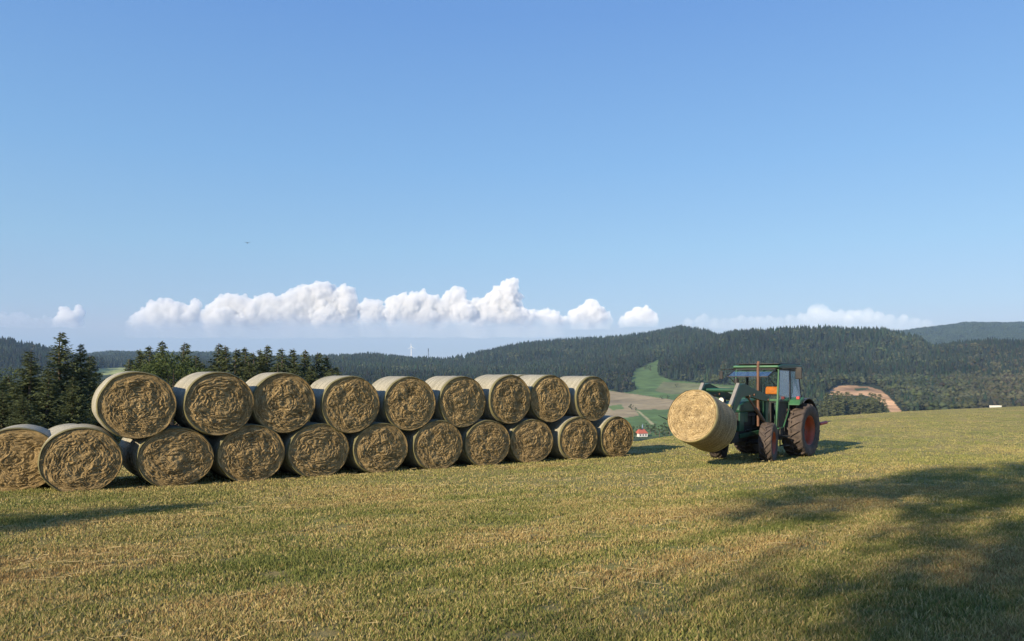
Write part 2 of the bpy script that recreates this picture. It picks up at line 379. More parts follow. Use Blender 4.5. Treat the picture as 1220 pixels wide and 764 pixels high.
# ------------------------------------------------------------------ hay bales
def hay_mat(name, cols, crisp=1.0):
    m, nt, b = new_mat(name); L = nt.links.new
    tc = N(nt, 'TexCoord'); sp = N(nt, 'SeparateXYZ'); L(tc.outputs['Object'], sp.inputs[0])
    # polar coordinates round the axle of the roll (local Y), pushed about by a slow noise so the coils wander
    wob = N(nt, 'TexNoise', Scale=3.2, Detail=3.0); oi = N(nt, 'ObjectInfo')
    off = N(nt, 'VectorMath', operation='SCALE'); off.inputs[0].default_value = (37, 11, 53); L(oi.outputs['Random'], off.inputs['Scale'])
    ad = N(nt, 'VectorMath', operation='ADD'); L(tc.outputs['Object'], ad.inputs[0]); L(off.outputs[0], ad.inputs[1]); L(ad.outputs[0], wob.inputs['Vector'])
    ws = N(nt, 'VectorMath', operation='SUBTRACT'); ws.inputs[1].default_value = (.5, .5, .5); L(wob.outputs['Color'], ws.inputs[0])
    wv = N(nt, 'VectorMath', operation='SCALE'); wv.inputs['Scale'].default_value = 0.55; L(ws.outputs[0], wv.inputs[0])
    pv = N(nt, 'VectorMath', operation='ADD'); L(tc.outputs['Object'], pv.inputs[0]); L(wv.outputs[0], pv.inputs[1])
    s2 = N(nt, 'SeparateXYZ'); L(pv.outputs[0], s2.inputs[0])
    def M(op, *a):
        n = N(nt, 'Math', operation=op)
        for i, v in enumerate(a):
            if isinstance(v, (int, float)): n.inputs[i].default_value = v
            else: L(v, n.inputs[i])
        return n.outputs[0]
    r = M('SQRT', M('ADD', M('MULTIPLY', s2.outputs[0], s2.outputs[0]), M('MULTIPLY', s2.outputs[2], s2.outputs[2])))
    th = M('ARCTAN2', s2.outputs[0], s2.outputs[2])
    # direction of the stalks: round the axle at the rim, swirling freely nearer the middle
    w2 = N(nt, 'TexNoise', Scale=1.6, Detail=2.0); L(ad.outputs[0], w2.inputs['Vector'])
    r0 = M('SQRT', M('ADD', M('MULTIPLY', sp.outputs[0], sp.outputs[0]), M('MULTIPLY', sp.outputs[2], sp.outputs[2])))
    inn = N(nt, 'MapRange'); inn.inputs[1].default_value = .95; inn.inputs[2].default_value = .6; L(r0, inn.inputs[0])
    ph = M('ADD', M('ARCTAN2', sp.outputs[2], sp.outputs[0]), M('MULTIPLY', M('MULTIPLY', M('SUBTRACT', w2.outputs['Fac'], .5), 16.0), inn.outputs[0]))
    cs, sn = M('COSINE', ph), M('SINE', ph)
    u = M('ADD', M('MULTIPLY', sp.outputs[0], cs), M('MULTIPLY', sp.outputs[2], sn)); v = M('SUBTRACT', M('MULTIPLY', sp.outputs[2], cs), M('MULTIPLY', sp.outputs[0], sn))
    cv = N(nt, 'CombineXYZ'); L(M('MULTIPLY', u, 48.0), cv.inputs[0]); L(M('MULTIPLY', v, 6.0), cv.inputs[1]); L(M('MULTIPLY', oi.outputs['Random'], 60.0), cv.inputs[2])
    fib = N(nt, 'TexNoise', Scale=1.0, Detail=7.0, Roughness=.7); L(cv.outputs[0], fib.inputs['Vector'])
    fine = N(nt, 'TexNoise', Scale=55.0, Detail=5.0, Roughness=.7); L(pv.outputs[0], fine.inputs['Vector'])
    s = M('ADD', M('MULTIPLY', fib.outputs['Fac'], .62), M('MULTIPLY', fine.outputs['Fac'], .38))
    rp = ramp(nt, cols); L(s, rp.inputs[0])
    big = N(nt, 'TexNoise', Scale=4.5, Detail=3.0); L(ad.outputs[0], big.inputs['Vector'])
    mr = N(nt, 'MapRange'); mr.inputs[1].default_value = .3; mr.inputs[2].default_value = .7; mr.inputs[3].default_value = .72; mr.inputs[4].default_value = 1.25; L(big.outputs['Fac'], mr.inputs[0])
    sc = N(nt, 'VectorMath', operation='SCALE'); L(rp.outputs[0], sc.inputs[0]); L(mr.outputs[0], sc.inputs['Scale'])
    L(sc.outputs[0], b.inputs['Base Color']); b.inputs['Roughness'].default_value = .9; b.inputs['Specular IOR Level'].default_value = .15
    bp = N(nt, 'Bump', Strength=.95 * crisp, Distance=.022); L(s, bp.inputs['Height']); L(bp.outputs[0], b.inputs['Normal'])
    return m
M_HAY = hay_mat('weathered_hay', [(.33, (.065, .048, .025)), (.43, (.19, .135, .062)), (.52, (.335, .235, .11)), (.63, (.60, .455, .24))])
M_FRESH = hay_mat('fresh_hay', [(.36, (.065, .043, .020)), (.44, (.20, .14, .068)), (.51, (.37, .275, .145)), (.60, (.58, .465, .28))], 1.0)
def net_mat(name, base, hi, green):
    m, nt, b = new_mat(name); L = nt.links.new
    tc = N(nt, 'TexCoord'); sp = N(nt, 'SeparateXYZ'); L(tc.outputs['Object'], sp.inputs[0])
    mp = N(nt, 'Mapping'); mp.inputs['Scale'].default_value = (.8, 24, .8); L(tc.outputs['Object'], mp.inputs['Vector'])
    band = N(nt, 'TexNoise', Scale=1.0, Detail=6.0, Roughness=.7); L(mp.outputs[0], band.inputs['Vector'])
    fine = N(nt, 'TexNoise', Scale=40.0, Detail=5.0, Roughness=.7); L(tc.outputs['Object'], fine.inputs['Vector'])
    ad = N(nt, 'Math', operation='ADD'); L(band.outputs['Fac'], ad.inputs[0]); L(fine.outputs['Fac'], ad.inputs[1])
    hf = N(nt, 'Math', operation='MULTIPLY'); L(ad.outputs[0], hf.inputs[0]); hf.inputs[1].default_value = .5
    rp = ramp(nt, [(.36, [c * .55 for c in base]), (.48, base), (.62, hi)]); L(hf.outputs[0], rp.inputs[0])
    # netting gathered over the two rims is greener
    ab = N(nt, 'Math', operation='ABSOLUTE'); L(sp.outputs[1], ab.inputs[0])
    mr = N(nt, 'MapRange'); mr.inputs[1].default_value = .505; mr.inputs[2].default_value = .56; L(ab.outputs[0], mr.inputs[0])
    mx = N(nt, 'MixRGB'); L(mr.outputs[0], mx.inputs[0]); L(rp.outputs[0], mx.inputs[1]); mx.inputs[2].default_value = (*green, 1)
    L(mx.outputs[0], b.inputs['Base Color']); b.inputs['Roughness'].default_value = .7; b.inputs['Specular IOR Level'].default_value = .3
    bp = N(nt, 'Bump', Strength=.6, Distance=.02); L(hf.outputs[0], bp.inputs['Height']); L(bp.outputs[0], b.inputs['Normal'])
    return m
M_NET = net_mat('net_wrap', (.27, .25, .185), (.52, .48, .385), (.155, .14, .065))
M_NET2 = net_mat('net_wrap_on_fresh_hay', (.20, .145, .075), (.50, .40, .23), (.40, .33, .16))

def bale_meshes(seed, fresh=False):
    """roll of radius 1 (scaled later), axle along Y from -0.6 to 0.6; front face at -Y"""
    nt_, nrg = 220, 80; Lh = 0.6
    th = np.linspace(0, 2 * np.pi, nt_, endpoint=False)
    out = 1 + 0.018 * fbm(np.cos(th) * 2, np.sin(th) * 2, seed, 3, seed)
    rr = np.linspace(0, 1, nrg) ** .8
    def face(side):
        r = rr[:, None] * out[None]; x = r * np.cos(th)[None]; z = r * np.sin(th)[None]
        wx = x + .35 * fbm(x * 2.2, z * 2.2, seed + 3, 2, 5); wz = z + .35 * fbm(x * 2.2, z * 2.2, seed + 9, 2, 8)
        wr = np.hypot(wx, wz); wt = np.arctan2(wz, wx)
        coil = fbm(wr * 19, np.sin(wt) * 1.8, np.cos(wt) * 1.8 + seed * 5, 4, seed)
        lump = fbm(x * 3.2, z * 3.2, seed * 3., 4, seed + 2); rid = 1 - abs(fbm(wx * 6, wz * 6, seed * 7., 3, seed + 4)) * 2.4
        a = (.8 if fresh else 1)
        fin = fbm(wr * 38, np.sin(wt) * 5, np.cos(wt) * 5 + seed * 9, 3, seed + 6); tuft = fbm(x * 9, z * 9, seed * 11., 3, seed + 8)
        inn = sstep((.93 - rr[:, None]) / .22)
        ph = th[None] + np.pi * 1.5 * fbm(x * 1.7, z * 1.7, seed * 4.3, 2, seed + 11) * inn
        u = x * np.cos(ph) + z * np.sin(ph); v = -x * np.sin(ph) + z * np.cos(ph)
        strand = 1 - 2.2 * abs(fbm(u * 15, v * 4 + 9, seed * 2.2, 3, seed + 12))
        d = a * (.020 * coil + .052 * lump * inn + .028 * strand * (.2 + .8 * inn) + .012 * fin + .010 * tuft * inn) - .012
        edge = sstep((1 - rr[:, None]) / .05)
        y = -(Lh - .02) - d * edge - (0.03 * (1 - rr[:, None] ** 2))
        j = .02 * fbm(x * 9, z * 9, 4, 2, 77) * edge
        return np.stack([(x + j) * .98, side * y, (z + j) * .98], -1).reshape(-1, 3)
    f = grid_faces(nrg, nt_, wrap=True)
    va, vb = face(1), face(-1)
    core = np_mesh('hay_core', np.concatenate([va, vb]), np.concatenate([f, f[:, ::-1] + len(va)]), smooth=True)
    ny = 44; yy = np.linspace(-1, 1, ny); yv = np.sign(yy) * np.abs(yy) ** .7 * Lh
    x = np.cos(th)[None] * out[None]; z = np.sin(th)[None] * out[None]
    prof = 1 - .022 * sstep((np.abs(yv) / Lh - .93) / .07) ** 1.5
    waves = 1 + .010 * fbm(th[None] * 0 + yv[:, None] * 14, np.cos(th)[None] * 2., np.sin(th)[None] * 2. + seed, 3, seed) + .006 * vnoise(yv[:, None] * 40, np.cos(th)[None] * 3, np.sin(th)[None] * 3., seed)
    k = prof[:, None] * waves
    v = np.stack([x * k, yv[:, None] + 0 * x * k, z * k], -1).reshape(-1, 3)
    # lip folded over the face
    lip = []
    for s in (0, ny - 1):
        ring = v.reshape(ny, nt_, 3)[s]
        w_ = 1 - (.008 + .014 * fbm(np.cos(th) * 5, np.sin(th) * 5, seed + s, 3, 3))[:, None]
        l2 = ring * np.array([1, 1, 1]); l2[:, [0, 2]] *= w_; l2[:, 1] += np.sign(ring[:, 1]) * .004
        lip.append(l2)
    v2 = np.concatenate([lip[0], v, lip[1]])
    net = np_mesh('net_wrap', v2, grid_faces(ny + 2, nt_, wrap=True)[:, ::-1], smooth=True)
    # wisps of hay sticking out of the front face
    r = np.random.default_rng(seed); k = 260
    rad = np.sqrt(r.random(k)) * .9; t = r.uniform(0, 2 * np.pi, k); L_ = r.uniform(.04, .13, k); dr = t + np.pi / 2 + r.normal(0, .5, k)
    P0 = np.stack([rad * np.cos(t), np.full(k, -.61) - r.uniform(0, .03, k), rad * np.sin(t)], 1)
    D = np.stack([np.cos(dr) * L_, -r.uniform(0, .05, k), np.sin(dr) * L_ - .02], 1); W = np.stack([-np.sin(dr), 0 * dr, np.cos(dr)], 1) * .006
    vv = np.stack([P0 - W, P0 + W, P0 + D], 1).reshape(-1, 3)
    return core, net, np_mesh('straw_wisps', vv, np.arange(k * 3).reshape(-1, 3))
M_WISP = plain('wisps', (.42, .30, .14), .9, var=.4, scale=9)
BALE_MESH = [bale_meshes(s + 1) for s in range(6)]

def bale(k, loc, yaw, rx, rz, length, label, group, core_mat=None, pitch=0, meshes=None, net_mat_=None, spin=None):
    e = empty('hay_bale', loc, (pitch, 0, yaw)); tag(e, label, 'hay bale', group)
    e.scale = (rx, length / 1.2, rz)
    cm, nm, wm = meshes or BALE_MESH[k % 6]
    sp = (k * 2.39996) if spin is None else spin
    # each mesh is turned about its own axle, then flattened by its own weight
    for nme, me_, mt in (('hay_core', cm, core_mat or M_HAY), ('net_wrap', nm, net_mat_ or M_NET), ('straw_wisps', wm, M_WISP)):
        o = link(nme, me_, mt, e)
        o.rotation_euler = (0, sp, 0)
        if nme == 'straw_wisps': o['kind'] = 'stuff'
    return e
GB = 'round hay bales of the bottom row'; GT = 'round hay bales of the top row'
BOT = [ # photo x of the face, label
 (27, 'tawny shaggy hay bale at the left end of the bottom row, partly cut off'),
 (102, 'big brown hay bale, second from the left in the bottom row'),
 (211, 'hay bale in the bottom row, third from the left end'),
 (301, 'hay bale in the bottom row, fourth from the left end'),
 (380, 'hay bale in the bottom row, fifth from the left end'),
 (455, 'hay bale in the bottom row, middle one of the eleven'),
 (523, 'hay bale in the bottom row, seventh from the left end'),
 (582, 'hay bale in the bottom row, fourth from the right end'),
 (635, 'hay bale in the bottom row, third from the right end'),
 (690, 'hay bale in the bottom row, next to the last at the right end'),
 (736, 'hay bale at the right end of the bottom row, nearest the tractor')]
TOP = [
 (167, 483, 'large hay bale at the left end of the top row, its left flank sunlit'),
 (261, 481, 'hay bale in the top row, second from the left'),
 (340, 480, 'hay bale in the top row, third from the left, dark hollow in its face'),
 (419, 482, 'hay bale in the top row, fourth from the left'),
 (490, 481, 'hay bale in the top row, middle one of the nine'),
 (551, 479, 'hay bale in the top row, sixth from the left'),
 (608, 476, 'hay bale in the top row, third from the right'),
 (657, 475, 'hay bale in the top row, second from the right, with orange tinted face'),
 (706, 475, 'hay bale at the right end of the top row with pale flank')]
YAW = math.atan2(.98, 1.312)            # the row runs back to the right
AX = Vector((-math.sin(YAW), math.cos(YAW), 0))   # from face to back
SPINS = [.4, 2.1, 4.0, 1.2, 5.5, 3.1, .9, 2.8, 4.7, 1.9, 3.7]
for i, (px, lab) in enumerate(BOT):
    Y = 15 + .98 * (i - 1) if i else 15.25
    c = Vector((at(px, Y), Y, 0)) + AX * .6
    rz_ = .655 + .012 * math.sin(i * 2.3); rx_ = .775 + .015 * math.sin(i * 1.7)
    if i >= 5: rx_ = .765 + .012 * math.sin(i)
    if i == 1: rx_ = .735
    if i == 10: rz_, rx_ = .66, .72
    c.z = gz(c.x, c.y) + rz_ - .03
    bale(i, c, YAW + (-.18 if i == 0 else -.13 if i == 1 else rnd.uniform(-.06, .02)), rx_, rz_, 1.2, lab, GB)
for i, (px, py, lab) in enumerate(TOP):
    Y = 15.49 + .98 * i
    c = Vector((at(px, Y), Y, 0)) + AX * .6
    rz_ = .70 + .008 * math.sin(i * 3.1); rx_ = .755 + .012 * math.sin(i * 2.7)
    if i == 0: rx_ = .75
    c.z = zpx(py, Y)
    bale(i + 3, c, YAW + (-.06 if i == 0 else rnd.uniform(-.05, .05)), rx_, rz_, 1.22 if i else 1.1, lab, GT)

# the same rows again one bale length further back, closing the gaps
for i in range(10):
    Y = 15 + .98 * i; px = BOT[i + 1][0]
    c = Vector((at(px, Y), Y, 0)) + AX * 1.84; rz_ = .655; rx_ = .73
    c.z = gz(c.x, c.y) + rz_ - .03
    bale(i + 2, c, YAW + rnd.uniform(-.03, .03), rx_, rz_, 1.2, 'hay bale of the hidden back row at ground level, %s from the left' % ORD[i], 'round hay bales of the back row')
Y = 15.49 + .98 * 7
c = Vector((at(657, Y), Y, 0)) + AX * 1.86; c.z = zpx(475, Y) + .02
bale(12, c, YAW, .70, .70, 1.2, 'brown hay bale just peeping out behind the second last top bale', 'round hay bales of the back row')
for i in range(3):  # unseen upper bales, added and shifted sideways to shade the gaps below
    Y = 15.49 + .98 * i; px, py = TOP[i][:2]
    c = Vector((at(px, Y) + (.28 if i == 0 else .25), Y, 0)) + AX * 1.86; c.z = zpx(py, Y) - .10
    bale(i + 6, c, YAW, .69, .68, .95 if i == 0 else 1.2, 'unseen hay bale added behind the top row to shade the gaps, %s from the left' % ORD[i], 'round hay bales of the back row')
# ------------------------------------------------------------------ trees
M_TREE = attr_mat('foliage', 0.8, trans=0.15, spec=0.25)
M_BARK = plain('bark', (.11, .08, .055), .95, var=.4, scale=12, bump=.5)
def tris_from(P): return np.asarray(P).reshape(-1, 3), np.arange(len(P) * 3).reshape(-1, 3)
def conifer(seed, rad=.17, whorls=40, nb=9, tw=14, bare=.05, leaf=1.0, col=((.018, .034, .014), (.05, .075, .028)), ragged=.25):
    """spruce of height 1: (crown mesh, trunk mesh)"""
    r = np.random.default_rng(seed); P = []; C = []
    lo, hi = np.array(col[0]), np.array(col[1])
    for wv in range(whorls):
        h = bare + (0.985 - bare) * (wv / (whorls - 1)) ** .93
        Lr = rad * (1 - h) ** .85 * (1 if h > .12 else .8) + .005
        for b in range(max(4, int(nb * (1 - .5 * h)))):
            if r.random() < .10: continue
            th = r.uniform(0, 2 * np.pi); L = Lr * r.uniform(1 - ragged * 1.6, 1 + ragged)
            d = np.array([np.cos(th), np.sin(th), 0]); sd_ = np.array([-d[1], d[0], 0])
            droop = .30 * (1 - h) - .25 * h; hb = h + r.normal(0, .006)
            n = max(4, int(tw * (L / rad) ** .6)); tone = r.uniform(0, 1)
            t = (np.arange(n) + r.random(n)) / n
            base = d[None] * (L * t)[:, None] + np.array([0, 0, 1]) * (hb - droop * L * t + .30 * L * t**2 * (1 if h < .75 else .8))[:, None]
            side = np.where(r.random(n) < .5, 1, -1) * r.uniform(.25, 1.0, n)
            tl = leaf * (.018 + .026 * (1 - t) * (1 - h) ** .5) * r.uniform(.7, 1.3, n)
            tip = base + (d[None] * .65 + sd_[None] * side[:, None]) * tl[:, None] + np.array([0, 0, -1]) * (tl * r.uniform(-.1, .75, n))[:, None]
            wv_ = np.cross(tip - base, r.normal(0, 1, (n, 3))); wv_ /= np.linalg.norm(wv_, axis=1)[:, None] + 1e-9
            wv_ *= (.0068 * leaf + .005 * (1 - h)) * (1 - .45 * h)
            P += [np.stack([base - wv_, base + wv_, tip], 1)]
            c = lo + (hi - lo) * (np.clip(.25 + .5 * tone + .3 * t, 0, 1) * r.uniform(.6, 1.2, n))[:, None]
            C.append(np.repeat(c[:, None], 3, 1))
        # leader
    n = 14; t = np.linspace(.93, 1.0, n); th = r.uniform(0, 6.28, n)
    base = np.stack([0 * t, 0 * t, t], 1); tip = base + np.stack([np.cos(th), np.sin(th), .6 + 0 * t], 1) * (.012 + .10 * (1 - t))[:, None]
    P.append(np.stack([base - [.002, 0, 0], base + [.002, 0, 0], tip], 1)); C.append(np.tile(hi * .8, (n, 3, 1)))
    P = np.concatenate(P); C = np.concatenate(C)
    v, f = tris_from(P)
    return np_mesh('crown', v, f, C.reshape(-1, 3)), trunk_mesh(seed, .014, 1.0)
def trunk_mesh(seed, rad, top, bend=.01, limbs=None):
    r = np.random.default_rng(seed); n = 9; k = 9; V_ = []; Fc = []
    def tube(pts, rads):
        o = sum(len(x) for x in V_); pts = np.array(pts); m = len(pts)
        for p, q in zip(pts, rads):
            V_.append(np.stack([p[0] + q * np.cos(np.arange(k) / k * 6.283), p[1] + q * np.sin(np.arange(k) / k * 6.283), np.full(k, p[2])], 1))
        Fc.append(grid_faces(m, k, wrap=True) + o)
    z = np.linspace(-.03, top, n); x = bend * np.sin(z * 5 + seed); tube(np.stack([x, bend * np.cos(z * 4), z], 1), rad * (1.25 - z / top * 1.15) * np.where(z < .02, 1.35, 1))
    for (p, q, ra) in (limbs or []):
        p, q = np.array(p), np.array(q); m = (p + q) / 2 + [0, 0, -.02]
        tube([p, m, q], [ra, ra * .7, ra * .25])
    return np_mesh('trunk', np.concatenate(V_), np.concatenate(Fc), smooth=True)
def broadleaf(seed, nclump=46, leaves=130, rx=.34, z0=.22, leaf=.016, col=((.035, .055, .016), (.10, .13, .035)), trunk=.022):
    r = np.random.default_rng(seed); P = []; C = []; limbs = []
    lo, hi = np.array(col[0]), np.array(col[1])
    for c in range(nclump):
        v = r.normal(0, 1, 3); v /= np.linalg.norm(v); rr = r.uniform(.45, 1) ** .6
        mid = (z0 + 1) / 2; cz = mid + v[2] * rr * (1 - z0) / 2 * .9; wz = np.clip(1.15 - abs((cz - mid * .95) / (.62 * (1 - z0))) ** 2, .25, 1)
        ctr = np.array([v[0] * rr * rx * wz, v[1] * rr * rx * wz, cz]); cr = r.uniform(.05, .115)
        tone = r.uniform(0, 1)
        m = int(leaves * (cr / .08) ** 1.6); q = r.normal(0, 1, (m, 3)); q /= np.linalg.norm(q, axis=1)[:, None]
        p = ctr + q * (cr * r.uniform(.35, 1.1, m) ** .7)[:, None] * [1.15, 1.15, .8]
        u = r.normal(0, 1, (m, 3)); u /= np.linalg.norm(u, axis=1)[:, None]; w_ = np.cross(u, r.normal(0, 1, (m, 3))); w_ /= np.linalg.norm(w_, axis=1)[:, None]
        s = leaf * r.uniform(.6, 1.3, (m, 1))
        P.append(np.stack([p - u * s, p + w_ * s * .6, p + u * s, ], 1)); C.append(np.repeat((lo + (hi - lo) * (np.clip(tone * .7 + r.uniform(0, .4, m), 0, 1))[:, None])[:, None], 3, 1))
        if c % 3 == 0: limbs.append(((0, 0, max(.1, ctr[2] * .55)), ctr, trunk * .35))
    v, f = tris_from(np.concatenate(P))
    return np_mesh('crown', v, f, np.concatenate(C).reshape(-1, 3)), trunk_mesh(seed, trunk, .8, .012, limbs)
SPRUCE = [conifer(s, rad=rd, whorls=54, nb=14, tw=22, col=((.036, .048, .019), (.100, .118, .044))) for s, rd in ((1, .22), (2, .19), (3, .25), (4, .17))]
BROAD = [broadleaf(11), broadleaf(12, rx=.42, z0=.08), broadleaf(13, rx=.30, z0=.15), broadleaf(14, nclump=34, leaves=150, rx=.30, z0=.56, trunk=.007), broadleaf(15, nclump=24, leaves=110, rx=.30, z0=.72, trunk=.006)]
def tree(kind, x, y, h, label, group, wide=1.0, cat='tree', spin=None, name=None, base=None):
    cm, tm = kind
    z = gz(x, y) if base is None else base
    e = empty(name or 'spruce_tree', (x, y, z - .03 * h), (rnd.uniform(-.02, .02), rnd.uniform(-.02, .02), rnd.uniform(0, 6.28) if spin is None else spin))
    e.scale = (h * wide, h * wide, h); tag(e, label, cat, group)
    link('trunk', tm, M_BARK, e); link('crown', cm, M_TREE, e)
    return e
def tree_px(kind, px, tip, Y, label, group, **kw):
    x = at(px, Y); g = gz(x, Y); return tree(kind, x, Y, zpx(tip, Y) - g, label, group, **kw)
GL = 'spruces at the left edge behind the bales'
for px, tip, Y, kd, wd, lab in [
    (73, 391, 52, 0, 1.15, 'tallest spruce at the left, its thin tip standing up against the pale sky'),
    (97, 406, 53, 2, 1.05, 'bushy dark spruce just right of the tallest one at the left'),
    (34, 414, 50, 1, 1.5, 'greenish spruce left of the tallest one, above the two leftmost bales'),
    (111, 420, 57, 1, 1.3, 'slender spruce at the right end of the left clump, before the far ridge'),
    (56, 436, 47, 2, 1.2, 'low dark spruce in front of the tallest one, behind the two leftmost bales'),
    (86, 446, 46, 0, 1.3, 'low dark spruce above the second bale of the bottom row'),
    (3, 462, 45, 2, 1.5, 'low dark spruce at the left picture edge above the cut-off bale'),
    (118, 455, 50, 2, 1.1, 'short spruce touching the left flank of the first top bale'),
    (28, 468, 44, 2, 1.4, 'low dark spruce behind the cut-off leftmost bale'),
    (10, 445, 55, 3, 1.9, 'dark spruce low at the left picture edge, in front of the small hill'),
    (-14, 430, 52, 0, 1.6, 'spruce on the left picture edge with only its right branches in view')]:
    tree_px(SPRUCE[kd], px, tip, Y, lab, GL, wide=wd * 1.3)
for px, tip, Y, kd, lab in [(10, 436, 56, 1, 'light green leafy tree at the left picture edge behind dark spruces'),
                        (205, 414, 68, 0, 'light green broadleaf tree standing among the spruces behind the first two top bales')]:
    tree_px(BROAD[kd], px, tip, Y, lab, 'broadleaf trees behind the bales', name='broadleaf_tree')
GR = 'row of spruces behind the middle of the stack'
row = [(153, 424, 80, 2), (168, 412, 79, 3), (177, 408, 78, 1), (191, 402, 77, 1), (221, 404, 76, 0), (236, 420, 79, 2), (260, 405, 78, 1), (271, 408, 74, 3), (281, 411, 77, 3), (293, 410, 79, 1),
       (303, 416, 75, 0), (309, 412, 78, 3), (319, 407, 77, 1), (335, 411, 74, 1), (346, 411, 79, 3), (362, 413, 76, 1), (377, 416, 77, 0), (389, 421, 78, 1), (402, 434, 78, 2)]
for i, (px, tip, Y, kd) in enumerate(row):
    tree_px(SPRUCE[kd], px, tip, Y, 'dark spruce, %s from the left in the tree row behind the stack' % ORD[i], GR, wide=1.45)
for i, (px, tip) in enumerate([(160, 432), (240, 428), (252, 432), (300, 428), (330, 430), (352, 428), (372, 434), (394, 436)]):
    tree_px(SPRUCE[(i * 3) % 4], px, tip, 71, 'lower spruce filling in front of the tree row, %s from the left' % ORD[i], 'lower spruces in front of the tree row', wide=1.9)
# trees behind the photographer that throw the shade on the meadow
GS = 'tall trees behind the photographer'
def shade_tree(kind, tipx, tipy, h, label, wide=1.0, name='broadleaf_tree'):
    L = (h + .9) / math.tan(SUN_EL); x = tipx + SUN_TO.x * L; y = tipy + SUN_TO.y * L
    tree(kind, x, y, h, label, GS, wide=wide, name=name, base=0)
for i, (tx, ty, h, kd, wd) in enumerate([(12.0, 18.4, 15.5, 4, .50), (11.6, 13.0, 14, 3, .60), (9.3, 8.6, 13, 3, .55), (7.5, 6.4, 12, 3, .5), (15.6, 22.0, 17, 4, .42), (14.5, 14.5, 15, 3, .6), (12.5, 10.6, 14, 3, .65), (9.6, 6.6, 14, 3, .7), (12, 7.6, 14, 3, .7)]):
    shade_tree(BROAD[kd], tx, ty, h, 'tall broadleaf tree behind the photographer, %s of the shading row' % ORD[i], wd)
shade_tree(SPRUCE[0], -4.0, 14.2, 12.5, 'slim spruce far left behind the photographer casting the narrow left shadow', 1.5, 'spruce_tree')
shade_tree(SPRUCE[2], -7.4, 11.9, 12.5, 'wider spruce far left behind the photographer beside the slim one', 1.0, 'spruce_tree')

# ------------------------------------------------------------------ the woods on the hills
def lowpoly(seed, kind):
    """template of height 1 as (verts, tris)"""
    r = np.random.default_rng(seed); V_ = []; T = []
    if kind == 'spruce':
        for zb, zt, rb in ((.10, .62, .17), (.34, .82, .125), (.58, 1.0, .085)):
            k = 7; o = len(V_)
            for i in range(k):
                th = i / k * 6.283 + r.uniform(-.2, .2); q = rb * r.uniform(.65, 1.25)
                V_.append((q * math.cos(th), q * math.sin(th), zb + r.uniform(-.05, .05)))
            V_.append((r.normal(0, .008), r.normal(0, .008), zt))
            T += [(o + i, o + (i + 1) % k, o + k) for i in range(k)]
    elif kind == 'leaf':
        for _ in range(5):
            o = len(V_); c = np.array([r.uniform(-.16, .16), r.uniform(-.16, .16), r.uniform(.38, .8)]); q = r.uniform(.15, .24)
            oc = [(1, 0, 0), (-1, 0, 0), (0, 1, 0), (0, -1, 0), (0, 0, 1), (0, 0, -1)]
            V_ += [tuple(c + np.array(d) * q * r.uniform(.75, 1.2) + r.normal(0, .02, 3)) for d in oc]
            T += [(o + a, o + b, o + c_) for a, b, c_ in ((0, 2, 4), (2, 1, 4), (1, 3, 4), (3, 0, 4), (2, 0, 5), (1, 2, 5), (3, 1, 5), (0, 3, 5))]
    o = len(V_); V_ += [(-.014, -.01, 0), (.014, -.01, 0), (0, .016, 0), (0, 0, .5)]; T += [(o, o + 1, o + 3), (o + 1, o + 2, o + 3), (o + 2, o, o + 3)]
    return np.array(V_), np.array(T), o
TPL = {k: [lowpoly(s, k) for s in range(5)] for k in ('spruce', 'leaf')}
M_WOOD = attr_mat('woodland', 0.9, spec=0.1)
def wood_mesh(name, X, Y, H, kinds, cols, label):
    Vs, Ts, Cs = [], [], []; off = 0; r = np.random.default_rng(3)
    Z = ground_z(X, Y)
    for kd in ('spruce', 'leaf'):
        for s in range(5):
            sel = np.where((kinds == kd) & (np.arange(len(X)) % 5 == s))[0]
            if not len(sel): continue
            tv, tt, tr = TPL[kd][s]; n = len(sel)
            th = r.uniform(0, 6.28, n); wd = r.uniform(.85, 1.25, n) * (1.05 if kd == 'spruce' else 1.25)
            x = tv[None, :, 0] * np.cos(th)[:, None] - tv[None, :, 1] * np.sin(th)[:, None]; y = tv[None, :, 0] * np.sin(th)[:, None] + tv[None, :, 1] * np.cos(th)[:, None]
            h = H[sel][:, None]
            v = np.stack([X[sel][:, None] + x * h * wd[:, None], Y[sel][:, None] + y * h * wd[:, None], Z[sel][:, None] - .4 + tv[None, :, 2] * h], -1)
            c = np.repeat(cols[sel][:, None], len(tv), 1) * r.uniform(.8, 1.2, (n, len(tv), 1)); c[:, tr:] = (.075, .065, .055)
            Vs.append(v.reshape(-1, 3)); Cs.append(c.reshape(-1, 3)); Ts.append((tt[None] + off + (np.arange(n) * len(tv))[:, None, None]).reshape(-1, 3)); off += n * len(tv)
    o = link(name, np_mesh(name, np.concatenate(Vs), np.concatenate(Ts), np.concatenate(Cs)), M_WOOD)
    return tag(o, label, 'forest', kind='stuff')
def scatter(n, a0, a1, y0, y1, seed):
    r = np.random.default_rng(seed)
    Y = np.sqrt(y0**2 + r.random(n) * (y1**2 - y0**2)); keep = r.random(n) < (y0 / Y) ** .9
    Y = Y[keep]; a = r.uniform(a0, a1, len(Y)); return a * Y, Y
